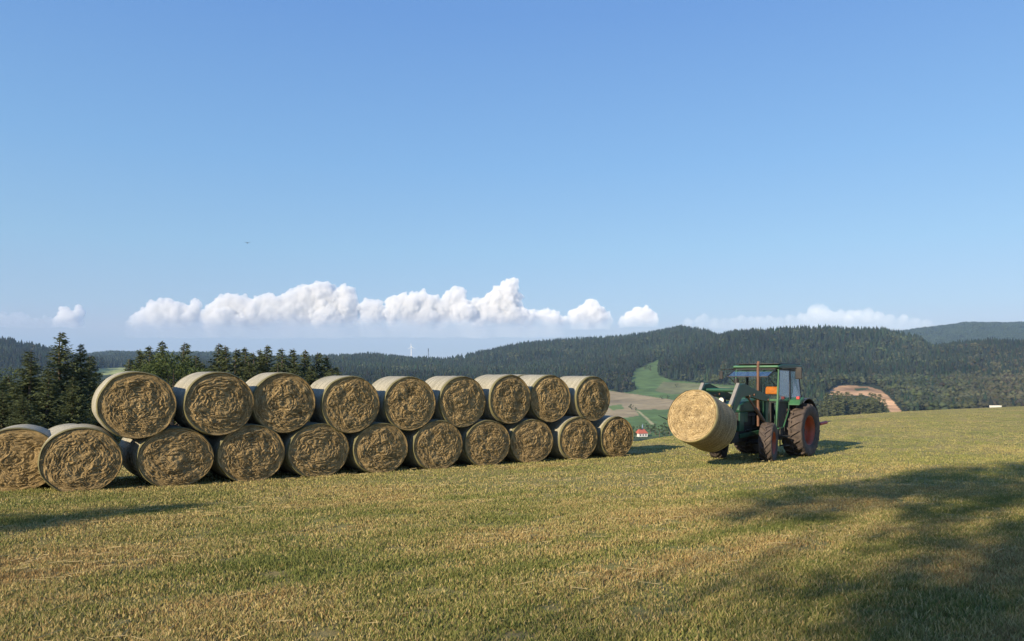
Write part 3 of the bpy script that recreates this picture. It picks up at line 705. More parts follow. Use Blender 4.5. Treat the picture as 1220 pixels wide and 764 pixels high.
# silhouette of the bare ground in front of every point, to drop trees nobody can see
PXG = HY - (ZG - EYE) * F / YY
RUN = np.minimum.accumulate(PXG, axis=1)
def visible(X, Y, H, margin=14):
    a = X / Y; i = np.clip(np.searchsorted(ag, a), 0, len(ag) - 1); j = np.clip(np.searchsorted(yg, Y * .985) - 1, 0, len(yg) - 1)
    top = HY - (ground_z(X, Y) + H - EYE) * F / Y
    return top < RUN[i, j] + margin * np.clip(900 / Y, .3, 1)
def woods():
    X, Y = scatter(300000, -1.15, 1.15, 430, 2200, 5); r = np.random.default_rng(8)
    zz = ground_z(X, Y); px = 610 + F * X / Y; py = HY - (zz - EYE) * F / Y
    H = r.uniform(11, 19, len(X)) * (1 + .25 * fbm(X / 90, Y / 90, 0, 3, 2))
    ok = ~(inpoly(px, py, MEADOW) | inpoly(px, py, SOIL) | inpoly(px, py, LEFTFIELD) | inpoly(px, py, STRIP))
    ok &= ~((py > 496) & (px > 640)) & (Y > 520)
    ok &= ~inpoly(px, py, [(984, 469), (997, 459), (1036, 459), (1051, 463), (1060, 470), (1082, 494), (1082, 515), (980, 515)])
    ok &= ~((px > 95) & (px < 165) & (py > 444) & (py < 470))
    ok &= visible(X, Y, H); X, Y, H, px, py = (v[ok] for v in (X, Y, H, px, py))
    big = fbm(X / 220, Y / 220, 0, 3, 14); mid = fbm(X / 45, Y / 45, 0, 2, 15)
    pl = .10 + .55 * sstep((px - 1000) / 200) * (.4 + big + .3 * (py > 420)) + .25 * (mid > .3) + .35 * ((py > 455) & (px > 900)) + .4 * ((px < 760) & (px > 690) & (py > 448))
    kinds = np.where(r.random(len(X)) < pl, 'leaf', 'spruce')
    base = np.where((kinds == 'leaf')[:, None], np.array([.038, .046, .024]), np.array([.019, .029, .018]))
    warm = sstep((px - 1090) / 120)[:, None] * (kinds == 'leaf')[:, None]
    base = base * (1 - .6 * warm) + np.array([.066, .060, .034]) * .6 * warm
    c = base * (1 + .45 * big[:, None] + .35 * mid[:, None]) * r.uniform(.65, 1.4, (len(X), 1)) + r.normal(0, .003, (len(X), 3))
    H = np.where(kinds == 'leaf', H * .8, H); H = H * np.where((px > 975) & (px < 1100) & (Y > 1380) & (Y < 1620), 1.2, 1)
    left = px < 260; midl = (px >= 260) & (px < 800); rt = px >= 800
    for nm, s, lb in (('hillside_forest', left, 'dark spruce forest on the small hill at the left edge'), ('hillside_forest', midl, 'spruce forest on the long slope left of the green meadow'),
                      ('hillside_forest', rt, 'mixed forest on the broad hill behind the tractor')):
        wood_mesh(nm, X[s], Y[s], H[s], kinds[s], np.clip(c[s], .004, 1), lb)
    print('forest trees', len(X))
    X, Y = scatter(180000, -1.15, 1.15, 2200, 4300, 6); H = r.uniform(15, 24, len(X)); ok = visible(X, Y, H, 20) & (((X / Y < A(300)) & (Y < 3000)) | ((X / Y > A(1040)) & (Y > 2900)))
    X, Y, H = X[ok], Y[ok], H[ok]; print('far trees', len(X))
    c = np.array([.026, .040, .022]) * r.uniform(.65, 1.4, (len(X), 1)) * (1 + .4 * fbm(X / 300, Y / 300, 0, 3, 4))[:, None]
    for s, lb in ((X < 0, 'flat dark ridge of forest far off behind the left spruces'), (X >= 0, 'bluish far ridge of forest at the right edge')):
        wood_mesh('distant_forest', X[s], Y[s], H[s] * 1.1, np.where(r.random(s.sum()) < .3, 'leaf', 'spruce'), np.clip(c[s], .004, 1), lb)
woods()
# pines in front of the bare bank
PINE = [conifer(s, rad=.17, whorls=24, nb=9, tw=10, bare=.25, leaf=2.6, col=((.055, .070, .03), (.13, .14, .06))) for s in (31, 32, 33)]
for i, px in enumerate([962, 970, 979, 986, 992, 998, 1003, 1009, 1014, 1020, 1026, 1031, 1037, 1042, 1048, 1053]):
    tip = [484, 482, 476, 466, 465, 464, 466, 465, 468, 470, 467, 471, 466, 467, 468, 474][i]
    tree_px(PINE[i % 3], px, tip + 0.5, 560 + (i * 37 % 60), 'pine with bare lower trunk, %s from the left in front of the orange bank' % ORD[i], 'pines before the orange earth bank', name='pine_tree', wide=1.5)
# trees by the house and bushes in the fields
BUSH = [broadleaf(s, nclump=14, leaves=40, rx=.42, z0=.1, leaf=.055, trunk=.03, col=((.04, .06, .02), (.08, .11, .035))) for s in (41, 42)]
k = 0
for px, tip, Y in [(752, 510, 560), (758, 503, 590), (769, 504, 620), (775, 503, 610), (781, 505, 600), (786, 506, 590), (792, 503, 585), (798, 504, 600), (745, 508, 600)]:
    tree_px(BUSH[k % 2], px, tip, Y, 'round dark tree beyond the field brow, %s from the left around the small house' % ORD[k], 'trees round the far house', name='broadleaf_tree', wide=1.0); k += 1
for k, (px, base, h, lab) in enumerate([(752.5, 488, 6, 'lone small tree between the beige field and the lower green field'), (768, 440, 9, 'dark bush on the narrow top of the green meadow, left one'), (775, 442, 9, 'dark bush on the narrow top of the green meadow, right one'),
        (788, 475.5, 5, 'low hedge bush on the upper edge of the beige field, left one'), (795, 475.5, 5, 'low hedge bush on the upper edge of the beige field, right one'), (806, 461, 5, 'small bush on the pale green slope left of the lifted bale'), (757, 488.5, 3, 'tiny bush beside the lone small tree')]):
    ys = np.geomspace(600, 1500, 400); pp = HY - (ground_z(at(px, ys), ys) - EYE) * F / ys; Y = float(ys[np.argmin(abs(pp - base))])
    tree(BUSH[k % 2], at(px, Y), Y, h, lab, None, wide=1.2, name='bush', cat='bush')
# ------------------------------------------------------------------ tractor
class MB:
    def __init__(s): s.v = []; s.f = []; s.sm = []
    def add(s, v, f, smooth=False):
        o = len(s.v); s.v += [tuple(p) for p in v]; s.f += [tuple(o + i for i in q) for q in f]; s.sm += [smooth] * len(f); return s
    def box(s, x0, x1, y0, y1, z0, z1):
        return s.add([(x, y, z) for z in (z0, z1) for x, y in ((x0, y0), (x1, y0), (x1, y1), (x0, y1))], [(0, 3, 2, 1), (4, 5, 6, 7), (0, 1, 5, 4), (1, 2, 6, 5), (2, 3, 7, 6), (3, 0, 4, 7)])
    def bar(s, p, q, w, h=None, up=(0, 0, 1)):
        p, q = Vector(p), Vector(q); d = (q - p).normalized(); u = Vector(up)
        if abs(d.dot(u)) > .98: u = Vector((1, 0, 0))
        a = d.cross(u).normalized(); b = a.cross(d).normalized(); h = h or w
        v = [c + a * sx * w / 2 + b * sz * h / 2 for c in (p, q) for sx, sz in ((-1, -1), (1, -1), (1, 1), (-1, 1))]
        return s.add(v, [(0, 1, 2, 3), (7, 6, 5, 4), (0, 4, 5, 1), (1, 5, 6, 2), (2, 6, 7, 3), (3, 7, 4, 0)])
    def cyl(s, p, q, r, r2=None, k=16):
        p, q = Vector(p), Vector(q); d = (q - p).normalized(); u = Vector((0, 0, 1)) if abs(d.z) < .9 else Vector((1, 0, 0))
        a = d.cross(u).normalized(); b = a.cross(d); r2 = r if r2 is None else r2
        v = [c + (a * math.cos(t) + b * math.sin(t)) * rr for c, rr in ((p, r), (q, r2)) for t in [i / k * 6.28318 for i in range(k)]]
        s.add(v, [(i, (i + 1) % k, k + (i + 1) % k, k + i) for i in range(k)], True)
        return s.add(v, [tuple(range(k))[::-1], tuple(range(k, 2 * k))])
    def tube(s, pts, r, k=8):
        for a, b in zip(pts, pts[1:]): s.cyl(a, b, r, k=k)
        return s
    def prism(s, poly, y0, y1):
        """poly in x,z extruded along y"""
        n = len(poly); v = [(x, y0, z) for x, z in poly] + [(x, y1, z) for x, z in poly]
        return s.add(v, [tuple(range(n)), tuple(range(n, 2 * n))[::-1]] + [(i, n + i, n + (i + 1) % n, (i + 1) % n) for i in range(n)])
    def lathe(s, prof, k=48, c=(0, 0, 0)):
        """prof = (radius, y) pairs turned about the Y axis"""
        n = len(prof); v = [(c[0] + r * math.cos(t), c[1] + y, c[2] + r * math.sin(t)) for t in [i / k * 6.28318 for i in range(k)] for r, y in prof]
        return s.add(v, [(i * n + j, i * n + j + 1, ((i + 1) % k) * n + j + 1, ((i + 1) % k) * n + j) for i in range(k) for j in range(n - 1)], True)
    def build(s, name, mat, parent=None, bevel=0.0, loc=None):
        me = bpy.data.meshes.new(name); me.from_pydata(s.v, [], s.f)
        me.polygons.foreach_set('use_smooth', s.sm); me.update()
        bm = bmesh.new(); bm.from_mesh(me); bmesh.ops.recalc_face_normals(bm, faces=bm.faces); bm.to_mesh(me); bm.free()
        o = link(name, me, mat, parent)
        if bevel:
            m = o.modifiers.new('bevel', 'BEVEL'); m.width = bevel; m.segments = 2; m.limit_method = 'ANGLE'; m.angle_limit = R(40)
        if loc: o.location = loc
        return o
G_ = (.012, .068, .038)
P_GREEN = plain('green_paint', G_, .38, var=.25, scale=3, dirt=(.10, .085, .055), dirt_amt=.35)
P_GREENL = plain('faded_green_paint', (.035, .125, .055), .45, var=.25, scale=3, dirt=(.16, .15, .10), dirt_amt=.3)
P_BLACK = plain('black_steel', (.018, .018, .02), .5, var=.3, dirt=(.09, .07, .05), dirt_amt=.4)
P_FENDER = plain('grey_fender', (.05, .048, .05), .5, var=.3, dirt=(.10, .085, .07), dirt_amt=.5)
P_GREASE = plain('engine_grime', (.03, .028, .025), .7, var=.4, dirt=(.09, .07, .045), dirt_amt=.6)
P_TYRE = plain('tyre_rubber', (.060, .046, .040), .85, var=.4, scale=8, dirt=(.17, .125, .095), dirt_amt=.7, bump=.3)
P_RIM = plain('orange_rim', (.42, .08, .03), .45, var=.25, dirt=(.25, .12, .07), dirt_amt=.5)
P_RUST = plain('rusty_pipe', (.14, .07, .042), .6, .0, var=.35, scale=9, dirt=(.16, .07, .04), dirt_amt=.6)
P_BROWN = plain('dusty_brown_steel', (.15, .09, .06), .6, var=.35, dirt=(.2, .14, .1), dirt_amt=.5)
P_STEEL = plain('worn_steel', (.42, .40, .38), .4, .4, var=.25, dirt=(.2, .14, .09), dirt_amt=.5)
P_GREY = plain('grey_bracket', (.22, .21, .19), .55, .0, var=.2, dirt=(.22, .17, .12), dirt_amt=.4)
P_ORANGE = plain('orange_fabric', (.70, .19, .02), .7, var=.3, scale=8)
P_RED = plain('red_paint', (.45, .05, .05), .5, var=.3, dirt=(.2, .1, .08), dirt_amt=.4)
P_DARKFAB = plain('seat_vinyl', (.03, .03, .03), .6)
P_LENS = plain('lamp_glass', (.75, .75, .72), .1, var=.1, spec=.8)
P_YEL = plain('yellow_part', (.55, .40, .10), .6, var=.3)
def glass():
    m, nt, b = new_mat('cab_glass'); L = nt.links.new
    gl = N(nt, 'BsdfGlossy', Roughness=.03); gl.inputs['Color'].default_value = (.9, .95, 1, 1)
    tr = N(nt, 'BsdfTransparent'); tr.inputs['Color'].default_value = (.80, .86, .86, 1)
    fr = N(nt, 'LayerWeight', Blend=.5); f3 = N(nt, 'Math', operation='POWER'); f3.inputs[1].default_value = 3.0; L(fr.outputs['Facing'], f3.inputs[0]); ad = N(nt, 'Math', operation='MULTIPLY_ADD'); ad.inputs[1].default_value = .6; ad.inputs[2].default_value = .07
    df = N(nt, 'BsdfDiffuse'); df.inputs['Color'].default_value = (.35, .36, .36, 1)
    tc = N(nt, 'TexCoord'); nz = N(nt, 'TexNoise', Scale=3.0, Detail=6.0); L(tc.outputs['Object'], nz.inputs['Vector'])
    mr = N(nt, 'MapRange'); mr.inputs[1].default_value = .35; mr.inputs[2].default_value = .8; mr.inputs[3].default_value = .02; mr.inputs[4].default_value = .12; L(nz.outputs['Fac'], mr.inputs[0])
    m1 = N(nt, 'MixShader'); L(mr.outputs[0], m1.inputs[0]); L(tr.outputs[0], m1.inputs[1]); L(df.outputs[0], m1.inputs[2])
    m2 = N(nt, 'MixShader'); L(f3.outputs[0], ad.inputs[0]); L(ad.outputs[0], m2.inputs[0]); L(m1.outputs[0], m2.inputs[1]); L(gl.outputs[0], m2.inputs[2])
    L(m2.outputs[0], nt.nodes['Material Output'].inputs['Surface']); return m
P_GLASS = glass()

PHI = R(42); H_ = Vector((-math.sin(PHI), -math.cos(PHI), 0)); LF = Vector((math.cos(PHI), -math.sin(PHI), 0))
TO = Vector((8.62, 24.75, 0)); TO.z = gz(TO.x, TO.y)
T = empty('tractor', TO, (0, 0, math.atan2(H_.y, H_.x)))
tag(T, 'old green farm tractor with front loader, orange rear rims and opened windscreen, lifting a bale', 'tractor')

def wheel(r, wd, rr, x, y, side, nl, steer=0):
    e = empty('wheel', (x, y, r - .02), (0, 0, steer)); e.parent = T
    m = MB(); s = wd / 2
    m.lathe([(rr * .97, -s * .80), (rr * 1.05, -s * .92), (r * .86, -s), (r * .94, -s * .93), (r * .92, -s * .6), (r * .925, 0), (r * .92, s * .6), (r * .94, s * .93), (r * .86, s), (rr * 1.05, s * .92), (rr * .97, s * .80)], 72)
    # chevron lugs
    for sd_ in (-1, 1):
        for i in range(nl):
            t0 = (i + (.5 if sd_ > 0 else 0)) / nl * 2 * math.pi; pts = []
            for q in np.linspace(0, 1, 6):
                yy = sd_ * (-.02 + q * (s + .012)); tt = t0 + (.36 * q ** .85) * (.62 / r) ; ro = r * (1 - .012 * q - (.05 if q == 1 else 0)); ri = r * .89
                wl = .036 / r * (1.35 - .25 * q)
                pts.append([(rad_, yy, tt + dt) for rad_, dt in ((ri, -wl), (ro, -wl * .75), (ro, wl * .75), (ri, wl))])
            v = [(a * math.cos(c), b, a * math.sin(c)) for P in pts for a, b, c in P]
            f = [(4 * j + a, 4 * j + (a + 1) % 4, 4 * j + 4 + (a + 1) % 4, 4 * j + 4 + a) for j in range(5) for a in range(4)] + [(0, 1, 2, 3), (23, 22, 21, 20)]
            m.add(v, f)
    m.build('tyre', P_TYRE, e)
    o = side
    m = MB(); m.lathe([(rr * 1.0, o * s * .80), (rr * 1.04, o * s * .86), (rr * .98, o * s * .84), (rr * .92, o * s * .35), (rr * .88, o * s * -.2), (rr * .55, o * s * -.38), (rr * .36, o * s * -.25), (rr * .30, o * s * .0), (rr * .12, o * s * .1), (.001, o * s * .1)], 48)
    m.lathe([(rr * .97, -s * .8), (rr * .9, -s * .5), (rr * .86, o * s * -.38)], 48)
    rim = m.build('rim', P_RIM, e)
    m = MB()
    for i in range(8):
        t = i / 8 * 6.283; c = (rr * .26 * math.cos(t), 0, rr * .26 * math.sin(t)); m.cyl((c[0], o * s * -.05, c[2]), (c[0], o * (s * .05 + .03), c[2]), .016, k=6)
    m.cyl((0, o * s * .0, 0), (0, o * (s * .12 + .07), 0), rr * .13); m.build('hub', P_GREASE, e)
    return e
wheel(.865, .66, .47, 0, .84, 1, 18); wheel(.865, .66, .47, 0, -.84, -1, 18)
wheel(.605, .38, .34, 2.4, .80, 1, 17, R(13)); wheel(.605, .38, .34, 2.4, -.78, -1, 17, R(13))

m = MB(); m.box(-.45, 1.6, -.22, .22, .55, 1.02); m.box(1.5, 3.25, -.2, .2, .62, 1.12); m.cyl((0, -.62, .8), (0, .62, .8), .14); m.box(-.55, -.1, -.3, .3, .6, 1.15); m.build('transmission', P_GREASE, T, .02)
m = MB(); m.cyl((2.4, -.66, .60), (2.4, .66, .60), .07); m.box(2.22, 2.58, -.18, .18, .46, .78); m.bar((2.55, -.55, .58), (2.55, .55, .58), .04); m.build('front_axle', P_BLACK, T, .01)
m = MB(); m.box(1.55, 2.9, -.24, .24, 1.1, 1.55); m.cyl((1.75, .26, 1.25), (2.0, .26, 1.25), .09); m.cyl((2.3, .27, 1.35), (2.3, .27, 1.1), .06); m.box(2.0, 2.75, .22, .3, 1.36, 1.44); m.cyl((1.9, .3, 1.0), (2.8, .3, .95), .02); m.cyl((1.6, -.3, 1.2), (2.6, -.3, 1.2), .05); m.build('engine', P_GREASE, T, .012)
hood = MB().prism([(1.45, 1.50), (1.45, 1.86), (2.2, 1.87), (3.05, 1.80), (3.28, 1.72), (3.34, 1.58), (3.30, 1.50)], -.33, .33); hood = hood.build('bonnet', P_GREEN, T, .035)
m = MB(); m.box(3.0, 3.30, -.33, .33, .95, 1.5); m.box(2.75, 3.0, .29, .33, 1.2, 1.5); m.box(2.75, 3.0, -.33, -.29, 1.2, 1.5); m.build('nose_panel', P_GREEN, T, .02)
g = MB(); g.box(3.28, 3.31, -.29, .29, 1.12, 1.50); 
for i in range(7): g.box(3.31, 3.33, -.28, .28, 1.14 + i * .052, 1.158 + i * .052)
g.build('grille', P_BLACK, hood)
m = MB()
for i in range(5): m.box(3.02, 3.26, .329, .336, 1.56 + i * .035, 1.572 + i * .035)
m.build('side_vent', P_BLACK, hood)
for s in (-1, 1):
    h = MB(); h.cyl((3.22, s * .22, 1.86), (3.36, s * .22, 1.85), .085, .09); h = h.build('headlight', P_BLACK, T)
    MB().cyl((3.36, s * .22, 1.85), (3.375, s * .22, 1.85), .08).build('lens', P_LENS, h)
m = MB(); m.box(3.25, 3.62, -.28, .28, .62, .92)
for i in range(5): m.box(3.62, 3.68, -.26 + i * .11, -.18 + i * .11, .60, .95)
m.build('front_weights', P_GREASE, T, .015)
m = MB(); m.cyl((2.12, .36, 1.05), (2.12, .36, 2.94), .042); m.cyl((2.12, .36, 1.45), (2.12, .36, 1.62), .06); m.cyl((2.12, .36, 2.92), (2.08, .36, 3.0), .045, .045); m.build('exhaust_pipe', P_RUST, T)
m = MB(); m.cyl((2.2, -.30, 1.85), (2.2, -.30, 2.35), .035); m.cyl((2.2, -.30, 2.35), (2.2, -.30, 2.5), .075); m.build('air_intake', P_BLACK, T)

# cab
m = MB()
m.box(-.3, 1.45, -.70, .70, .98, 1.06)
m.prism([(-.25, 1.06), (-.25, 1.62), (.75, 1.62), (.95, 1.25), (.95, 1.06)], .50, .54); m.prism([(-.25, 1.06), (-.25, 1.62), (.75, 1.62), (.95, 1.25), (.95, 1.06)], -.54, -.50)
m.box(1.36, 1.42, -.55, .55, 1.06, 1.75)
m.build('cab_floor', P_BLACK, T, .01)
for s in (-1, 1):
    pil = MB(); pil.bar((1.52, s * .66, .92), (1.47, s * .70, 1.84), .07, .09); pil.bar((1.47, s * .70, 1.80), (1.36, s * .68, 2.80), .055, .06)
    pil.build('front_pillar', P_GREENL, T, .008)
pb = MB()
for s in (-1, 1):
    pb.bar((.60, s * .715, 1.62), (.52, s * .69, 2.78), .05, .06); pb.bar((-.42, s * .70, 1.66), (-.22, s * .66, 2.78), .055, .06)
    pb.bar((-.42, s * .70, 1.70), (1.44, s * .72, 1.80), .05, .05)
    pb.bar((-.3, s * .68, 2.77), (1.36, s * .69, 2.80), .06, .07)
pb.bar((-.42, -.70, 1.70), (-.42, .70, 1.70), .05); pb.bar((-.24, -.66, 2.77), (-.24, .66, 2.77), .06); pb.bar((1.36, -.68, 2.80), (1.36, .68, 2.80), .06)
pb.build('cab_frame', P_BLACK, T, .006)
m = MB(); m.bar((1.46, -.68, 1.83), (1.46, .68, 1.83), .06, .07); m.build('scuttle', P_GREENL, T, .008)
m = MB(); m.prism([(-.42, 2.80), (-.38, 2.90), (.2, 2.935), (1.2, 2.93), (1.50, 2.89), (1.53, 2.84), (1.45, 2.81)], -.76, .76); rf = m.build('roof', P_GREEN, T, .02)
m = MB(); m.prism([(1.50, 2.83), (1.535, 2.845), (1.52, 2.895), (1.49, 2.90)], -.72, .72); m.build('roof_visor', P_GREENL, rf, .004)
m = MB(); m.box(-.30, 1.40, -.70, .70, 2.936, 2.965); m.build('roof_hatch', P_BLACK, rf, .01)
def pane(pts, name='window', fr=P_BLACK, w_=.022, parent=None):
    f = MB()
    for a, b in zip(pts, pts[1:] + pts[:1]): f.bar(a, b, w_, w_)
    f = f.build(name, fr, parent or T)
    c = Vector((0, 0, 0))
    p = [Vector(q) for q in pts]; n = (p[1] - p[0]).cross(p[2] - p[1]).normalized() * .003
    k = len(p); v = [q + n for q in p] + [q - n for q in p]
    MB().add(v, [tuple(range(k)), tuple(range(k, 2 * k))[::-1]] + [(i, k + i, k + (i + 1) % k, (i + 1) % k) for i in range(k)]).build('pane', P_GLASS, f)
    return f
for s in (-1, 1):
    pane([(1.43, s * .715, 1.83), (.63, s * .728, 1.78), (.56, s * .705, 2.74), (1.35, s * .70, 2.76)], 'door_window')
    pane([(.55, s * .728, 1.76), (-.38, s * .72, 1.74), (-.20, s * .68, 2.73), (.49, s * .705, 2.73)], 'side_window')
pane([(-.42, -.64, 1.75), (-.42, .64, 1.75), (-.25, .6, 2.72), (-.25, -.6, 2.72)], 'rear_window')
ws = pane([(1.50, -.66, 2.79), (1.50, .66, 2.79), (2.10, .66, 2.55), (2.10, -.66, 2.55)], 'windscreen', w_=.03); ws['label'] = 'windscreen swung open upward on its top hinge'
for s in (-1, 1): MB().bar((1.42, s * .62, 2.25), (2.02, s * .64, 2.55), .016).build('window_strut', P_BLACK, ws)
# glazed lower doors
for s in (-1, 1):
    d = MB(); d.prism([(1.46, 1.02), (1.44, 1.78), (.72, 1.74), (.86, 1.35), (1.10, 1.02)], s * .700, s * .712); d.build('lower_door', P_GREASE, T)
    d = MB(); d.bar((1.50, s * .72, .96), (1.08, s * .72, .98), .04); d.bar((1.08, s * .72, .98), (.74, s * .735, 1.45), .035); d.bar((.74, s * .735, 1.45), (.70, s * .735, 1.76), .035); d.build('door_edge', P_GREENL, T)
# seat, steering
m = MB(); m.box(.45, .95, -.20, .32, 1.35, 1.5); m.box(.55, .75, -.10, .2, 1.05, 1.35); seat = m.build('seat', P_DARKFAB, T, .03)
m = MB(); m.prism([(.40, 1.98), (.52, 1.98), (.50, 2.18), (.43, 2.24), (.34, 2.2)], -.12, .32); b_ = m.build('seat_backrest', P_ORANGE, seat, .04); b_['label'] = 'bright orange seat backrest'
m = MB(); m.cyl((1.3, 0, 1.3), (1.02, 0, 1.82), .03)
tor = []; rr_ = .2
for i in range(20):
    t = i / 20 * 6.283; tor.append((1.0 - .09 * math.cos(t) * 1.0, rr_ * math.sin(t), 1.86 + rr_ * .85 * math.cos(t) * .55 + 0))
m.tube(tor + [tor[0]], .014, 6); m.bar(tor[0], tor[10], .02); m.bar(tor[5], tor[15], .02); m.build('steering_wheel', P_BLACK, T)
# fenders
for s in (-1, 1):
    m = MB(); n = 15; Rf = .97; prof = []; wallp = []
    for i in range(n):
        t = R(-12 + i * 172 / (n - 1)); tb = R(62 + i * 108 / (n - 1)); wallp.append((Rf * math.cos(t), .80 + Rf * math.sin(t) * 1.10)); t = tb; prof.append((Rf * math.cos(t) * 1.0, .80 + Rf * math.sin(t) * 1.10))
    inn = [(x * .965, .80 + (z - .80) * .965) for x, z in prof]
    y0, y1 = s * .48, s * 1.10
    poly = prof + inn[::-1]
    v = [(x, y, z) for y in (y0, y1) for x, z in prof + inn]; f = []
    for i in range(n - 1):
        f += [(i, i + 1, 2 * n + i + 1, 2 * n + i), (n + i, 3 * n + i, 3 * n + i + 1, n + i + 1), (i, n + i, n + i + 1, i + 1), (2 * n + i, 2 * n + i + 1, 3 * n + i + 1, 3 * n + i)]
    f += [(0, 2 * n, 3 * n, n), (n - 1, 2 * n - 1, 4 * n - 1, 3 * n - 1)]
    m.add(v, f, False)
    # inner wall
    v = [(x, s * .45, z) for x, z in wallp] + [(0, s * .45, .95)]; v2 = [(x, s * .47, z) for x, z in wallp] + [(0, s * .53, .95)]
    m.add(v, [(i, i + 1, n) for i in range(n - 1)]); m.add(v2, [(i + 1, i, n) for i in range(n - 1)])
    fd = m.build('fender', P_FENDER, T, .012)
    m = MB(); m.prism([(.74, 1.66), (.62, 1.82), (.34, 1.90), (.34, 1.80), (.6, 1.68)], s * .54, s * 1.08); m.build('fender_front', P_GREENL, fd, .02)
    m = MB(); m.box(.50, .58, s * .92, s * 1.02, 1.84, 1.93); m.build('tail_lamp', P_RED, fd, .01)
# mirrors
for s, x, yy, z, sz in ((1, .98, 1.16, 2.66, (.2, .37)), (-1, 1.55, -1.12, 2.60, (.12, .27))):
    m = MB(); m.tube([(1.3, s * .70, 2.80), (x, yy, 2.82 if s > 0 else 2.78), (x, yy, z)], .012, 6); m.tube([(.55, s * .70, 2.78), (x, yy, 2.82 if s > 0 else 2.78)], .01, 6); arm = m.build('mirror_arm', P_BLACK, T)
    m = MB(); m.box(x - .02, x + .04, yy - sz[0] / 2, yy + sz[0] / 2, z - sz[1] / 2, z + sz[1] / 2); m.build('mirror', P_BLACK, arm, .02)
# steps, tank, battery box between the wheels
m = MB(); m.box(.95, 1.55, .48, .72, .60, .95); m.build('fuel_tank', P_GREASE, T, .03)
m = MB()
for z in (.42, .70): m.box(1.05, 1.40, .72, .92, z, z + .03)
m.bar((1.06, .74, .40), (1.06, .74, 1.0), .03); m.bar((1.39, .74, .40), (1.39, .74, 1.0), .03); m.build('step', P_GREASE, T)
m = MB(); m.bar((.75, .50, .78), (1.02, .66, .72), .06, .12); m.bar((.62, .42, .62), (1.0, .60, .58), .05); m.build('lower_link', P_STEEL, T, .01)
m = MB(); m.bar((-.1, .3, .75), (1.5, .60, .62), .12, .10); m.bar((.5, .45, .9), (1.1, .62, .85), .10, .05); m.box(1.0, 1.5, -.8, -.5, .5, .9); m.build('loader_subframe', P_GREY, T, .01)

# front loader
LD = MB()
for s in (-1, 1):
    y = s * .52
    LD.prism([(1.72, .70), (1.72, 1.30), (1.86, 1.95), (2.04, 1.95), (2.04, 1.30), (1.98, .70)], y - .05, y + .05)
LD.bar((1.85, -.52, .85), (1.85, .52, .85), .12); LD.bar((1.9, -.5, .9), (3.2, -.25, .8), .08, .12); LD.bar((1.9, .5, .9), (3.2, .25, .8), .08, .12)
LD.build('loader_mast', P_GREEN, T, .01)
for s in (-1, 1):
    y = s * .55
    m = MB(); m.prism([(1.86, 1.78), (1.86, 1.93), (2.4, 2.08), (3.55, 2.35), (3.80, 2.34), (3.98, 2.20), (4.42, 1.50), (4.30, 1.40), (3.72, 1.96), (3.35, 1.99), (2.4, 1.84)], y - .055, y + .055)
    a_ = m.build('loader_arm', P_GREEN, T, .012)
    m = MB(); m.bar((3.86, y + s * .0, 2.35), (4.50, y, 1.58), .10, .09); a2 = m.build('bucket_link', P_GREY, a_, .01)
    m = MB(); m.bar((4.40, y, 1.75), (4.52, y, 1.50), .11, .14); m.build('link_end', P_YEL, a_, .01)
    m = MB(); m.cyl((2.02, y, 1.12), (2.75, y, 1.62), .055); m.cyl((2.75, y, 1.62), (3.25, y, 1.96), .03); m.cyl((3.22, y - .07, 1.98), (3.22, y + .07, 1.98), .04); m.cyl((1.98, y - .08, 1.12), (1.98, y + .08, 1.12), .05); m.build('lift_cylinder', P_BROWN, a_)
    m = MB(); m.cyl((2.95, y + .06, 2.02), (2.95, y + .09, 2.02), .035); m.cyl((1.95, y + .055, 1.85), (1.95, y + .08, 1.85), .035); m.build('pivot_pin', P_RUST, a_)
    m = MB(); m.tube([(1.9, y + .09, 1.80), (2.1, y + .12, 1.45), (2.0, y + .11, 1.15)], .014, 6); m.build('hydraulic_hose', P_BLACK, a_)
m = MB(); m.cyl((3.72, -.55, 2.16), (3.72, .55, 2.16), .055); m.build('loader_crossbar', P_GREEN, T)
m = MB(); m.bar((4.46, -.9, 1.02), (4.46, .72, 1.02), .08, .08); m.bar((4.40, -.9, 1.52), (4.40, .6, 1.52), .08, .08)
for y in (-.86, -.3, .3, .56): m.bar((4.46, y, 1.0), (4.38, y, 1.56), .06, .06)
fk = m.build('fork_frame', P_BLACK, T, .008)
for y, z0 in ((-.86, 1.04), (-.30, 1.04), (.30, 1.04)):
    MB().cyl((4.46, y, z0 + .04), (5.86, y, z0 + .44), .028, .006).build('fork_tine', P_BLACK, fk)
# rear spikes
m = MB(); m.bar((-1.25, -.95, .98), (-1.25, .98, .98), .10, .10); m.bar((-.5, -.35, .85), (-1.25, -.35, .95), .05, .06); m.bar((-.5, .35, .85), (-1.25, .35, .95), .05, .06); m.bar((-.45, 0, 1.15), (-1.25, 0, 1.4), .04, .05); m.bar((-1.25, 0, .98), (-1.25, 0, 1.42), .06, .06)
rs = m.build('rear_carrier', P_BLACK, T, .008)
for y in (-.93, .95):
    MB().cyl((-1.3, y, .98), (-1.95, y, 1.0), .055).build('spike_sleeve', P_RED, rs); MB().cyl((-1.9, y, 1.0), (-2.45, y, 1.03), .022, .006).build('spike', P_BLACK, rs)

# the bale on the loader
fd_ = Vector((H_.x * math.cos(R(17)), H_.y * math.cos(R(17)), math.sin(R(17))))
fc = Vector((at(824, 20.2), 20.2, zpx(495, 20.2)))
bale(0, fc - fd_ * .62, -PHI, .735, .735, 1.24, 'fresh golden hay bale held tilted in the air on the tractor loader', 'round hay bale on the loader', core_mat=M_FRESH, pitch=R(-17), meshes=bale_meshes(21, True), net_mat_=M_NET2)
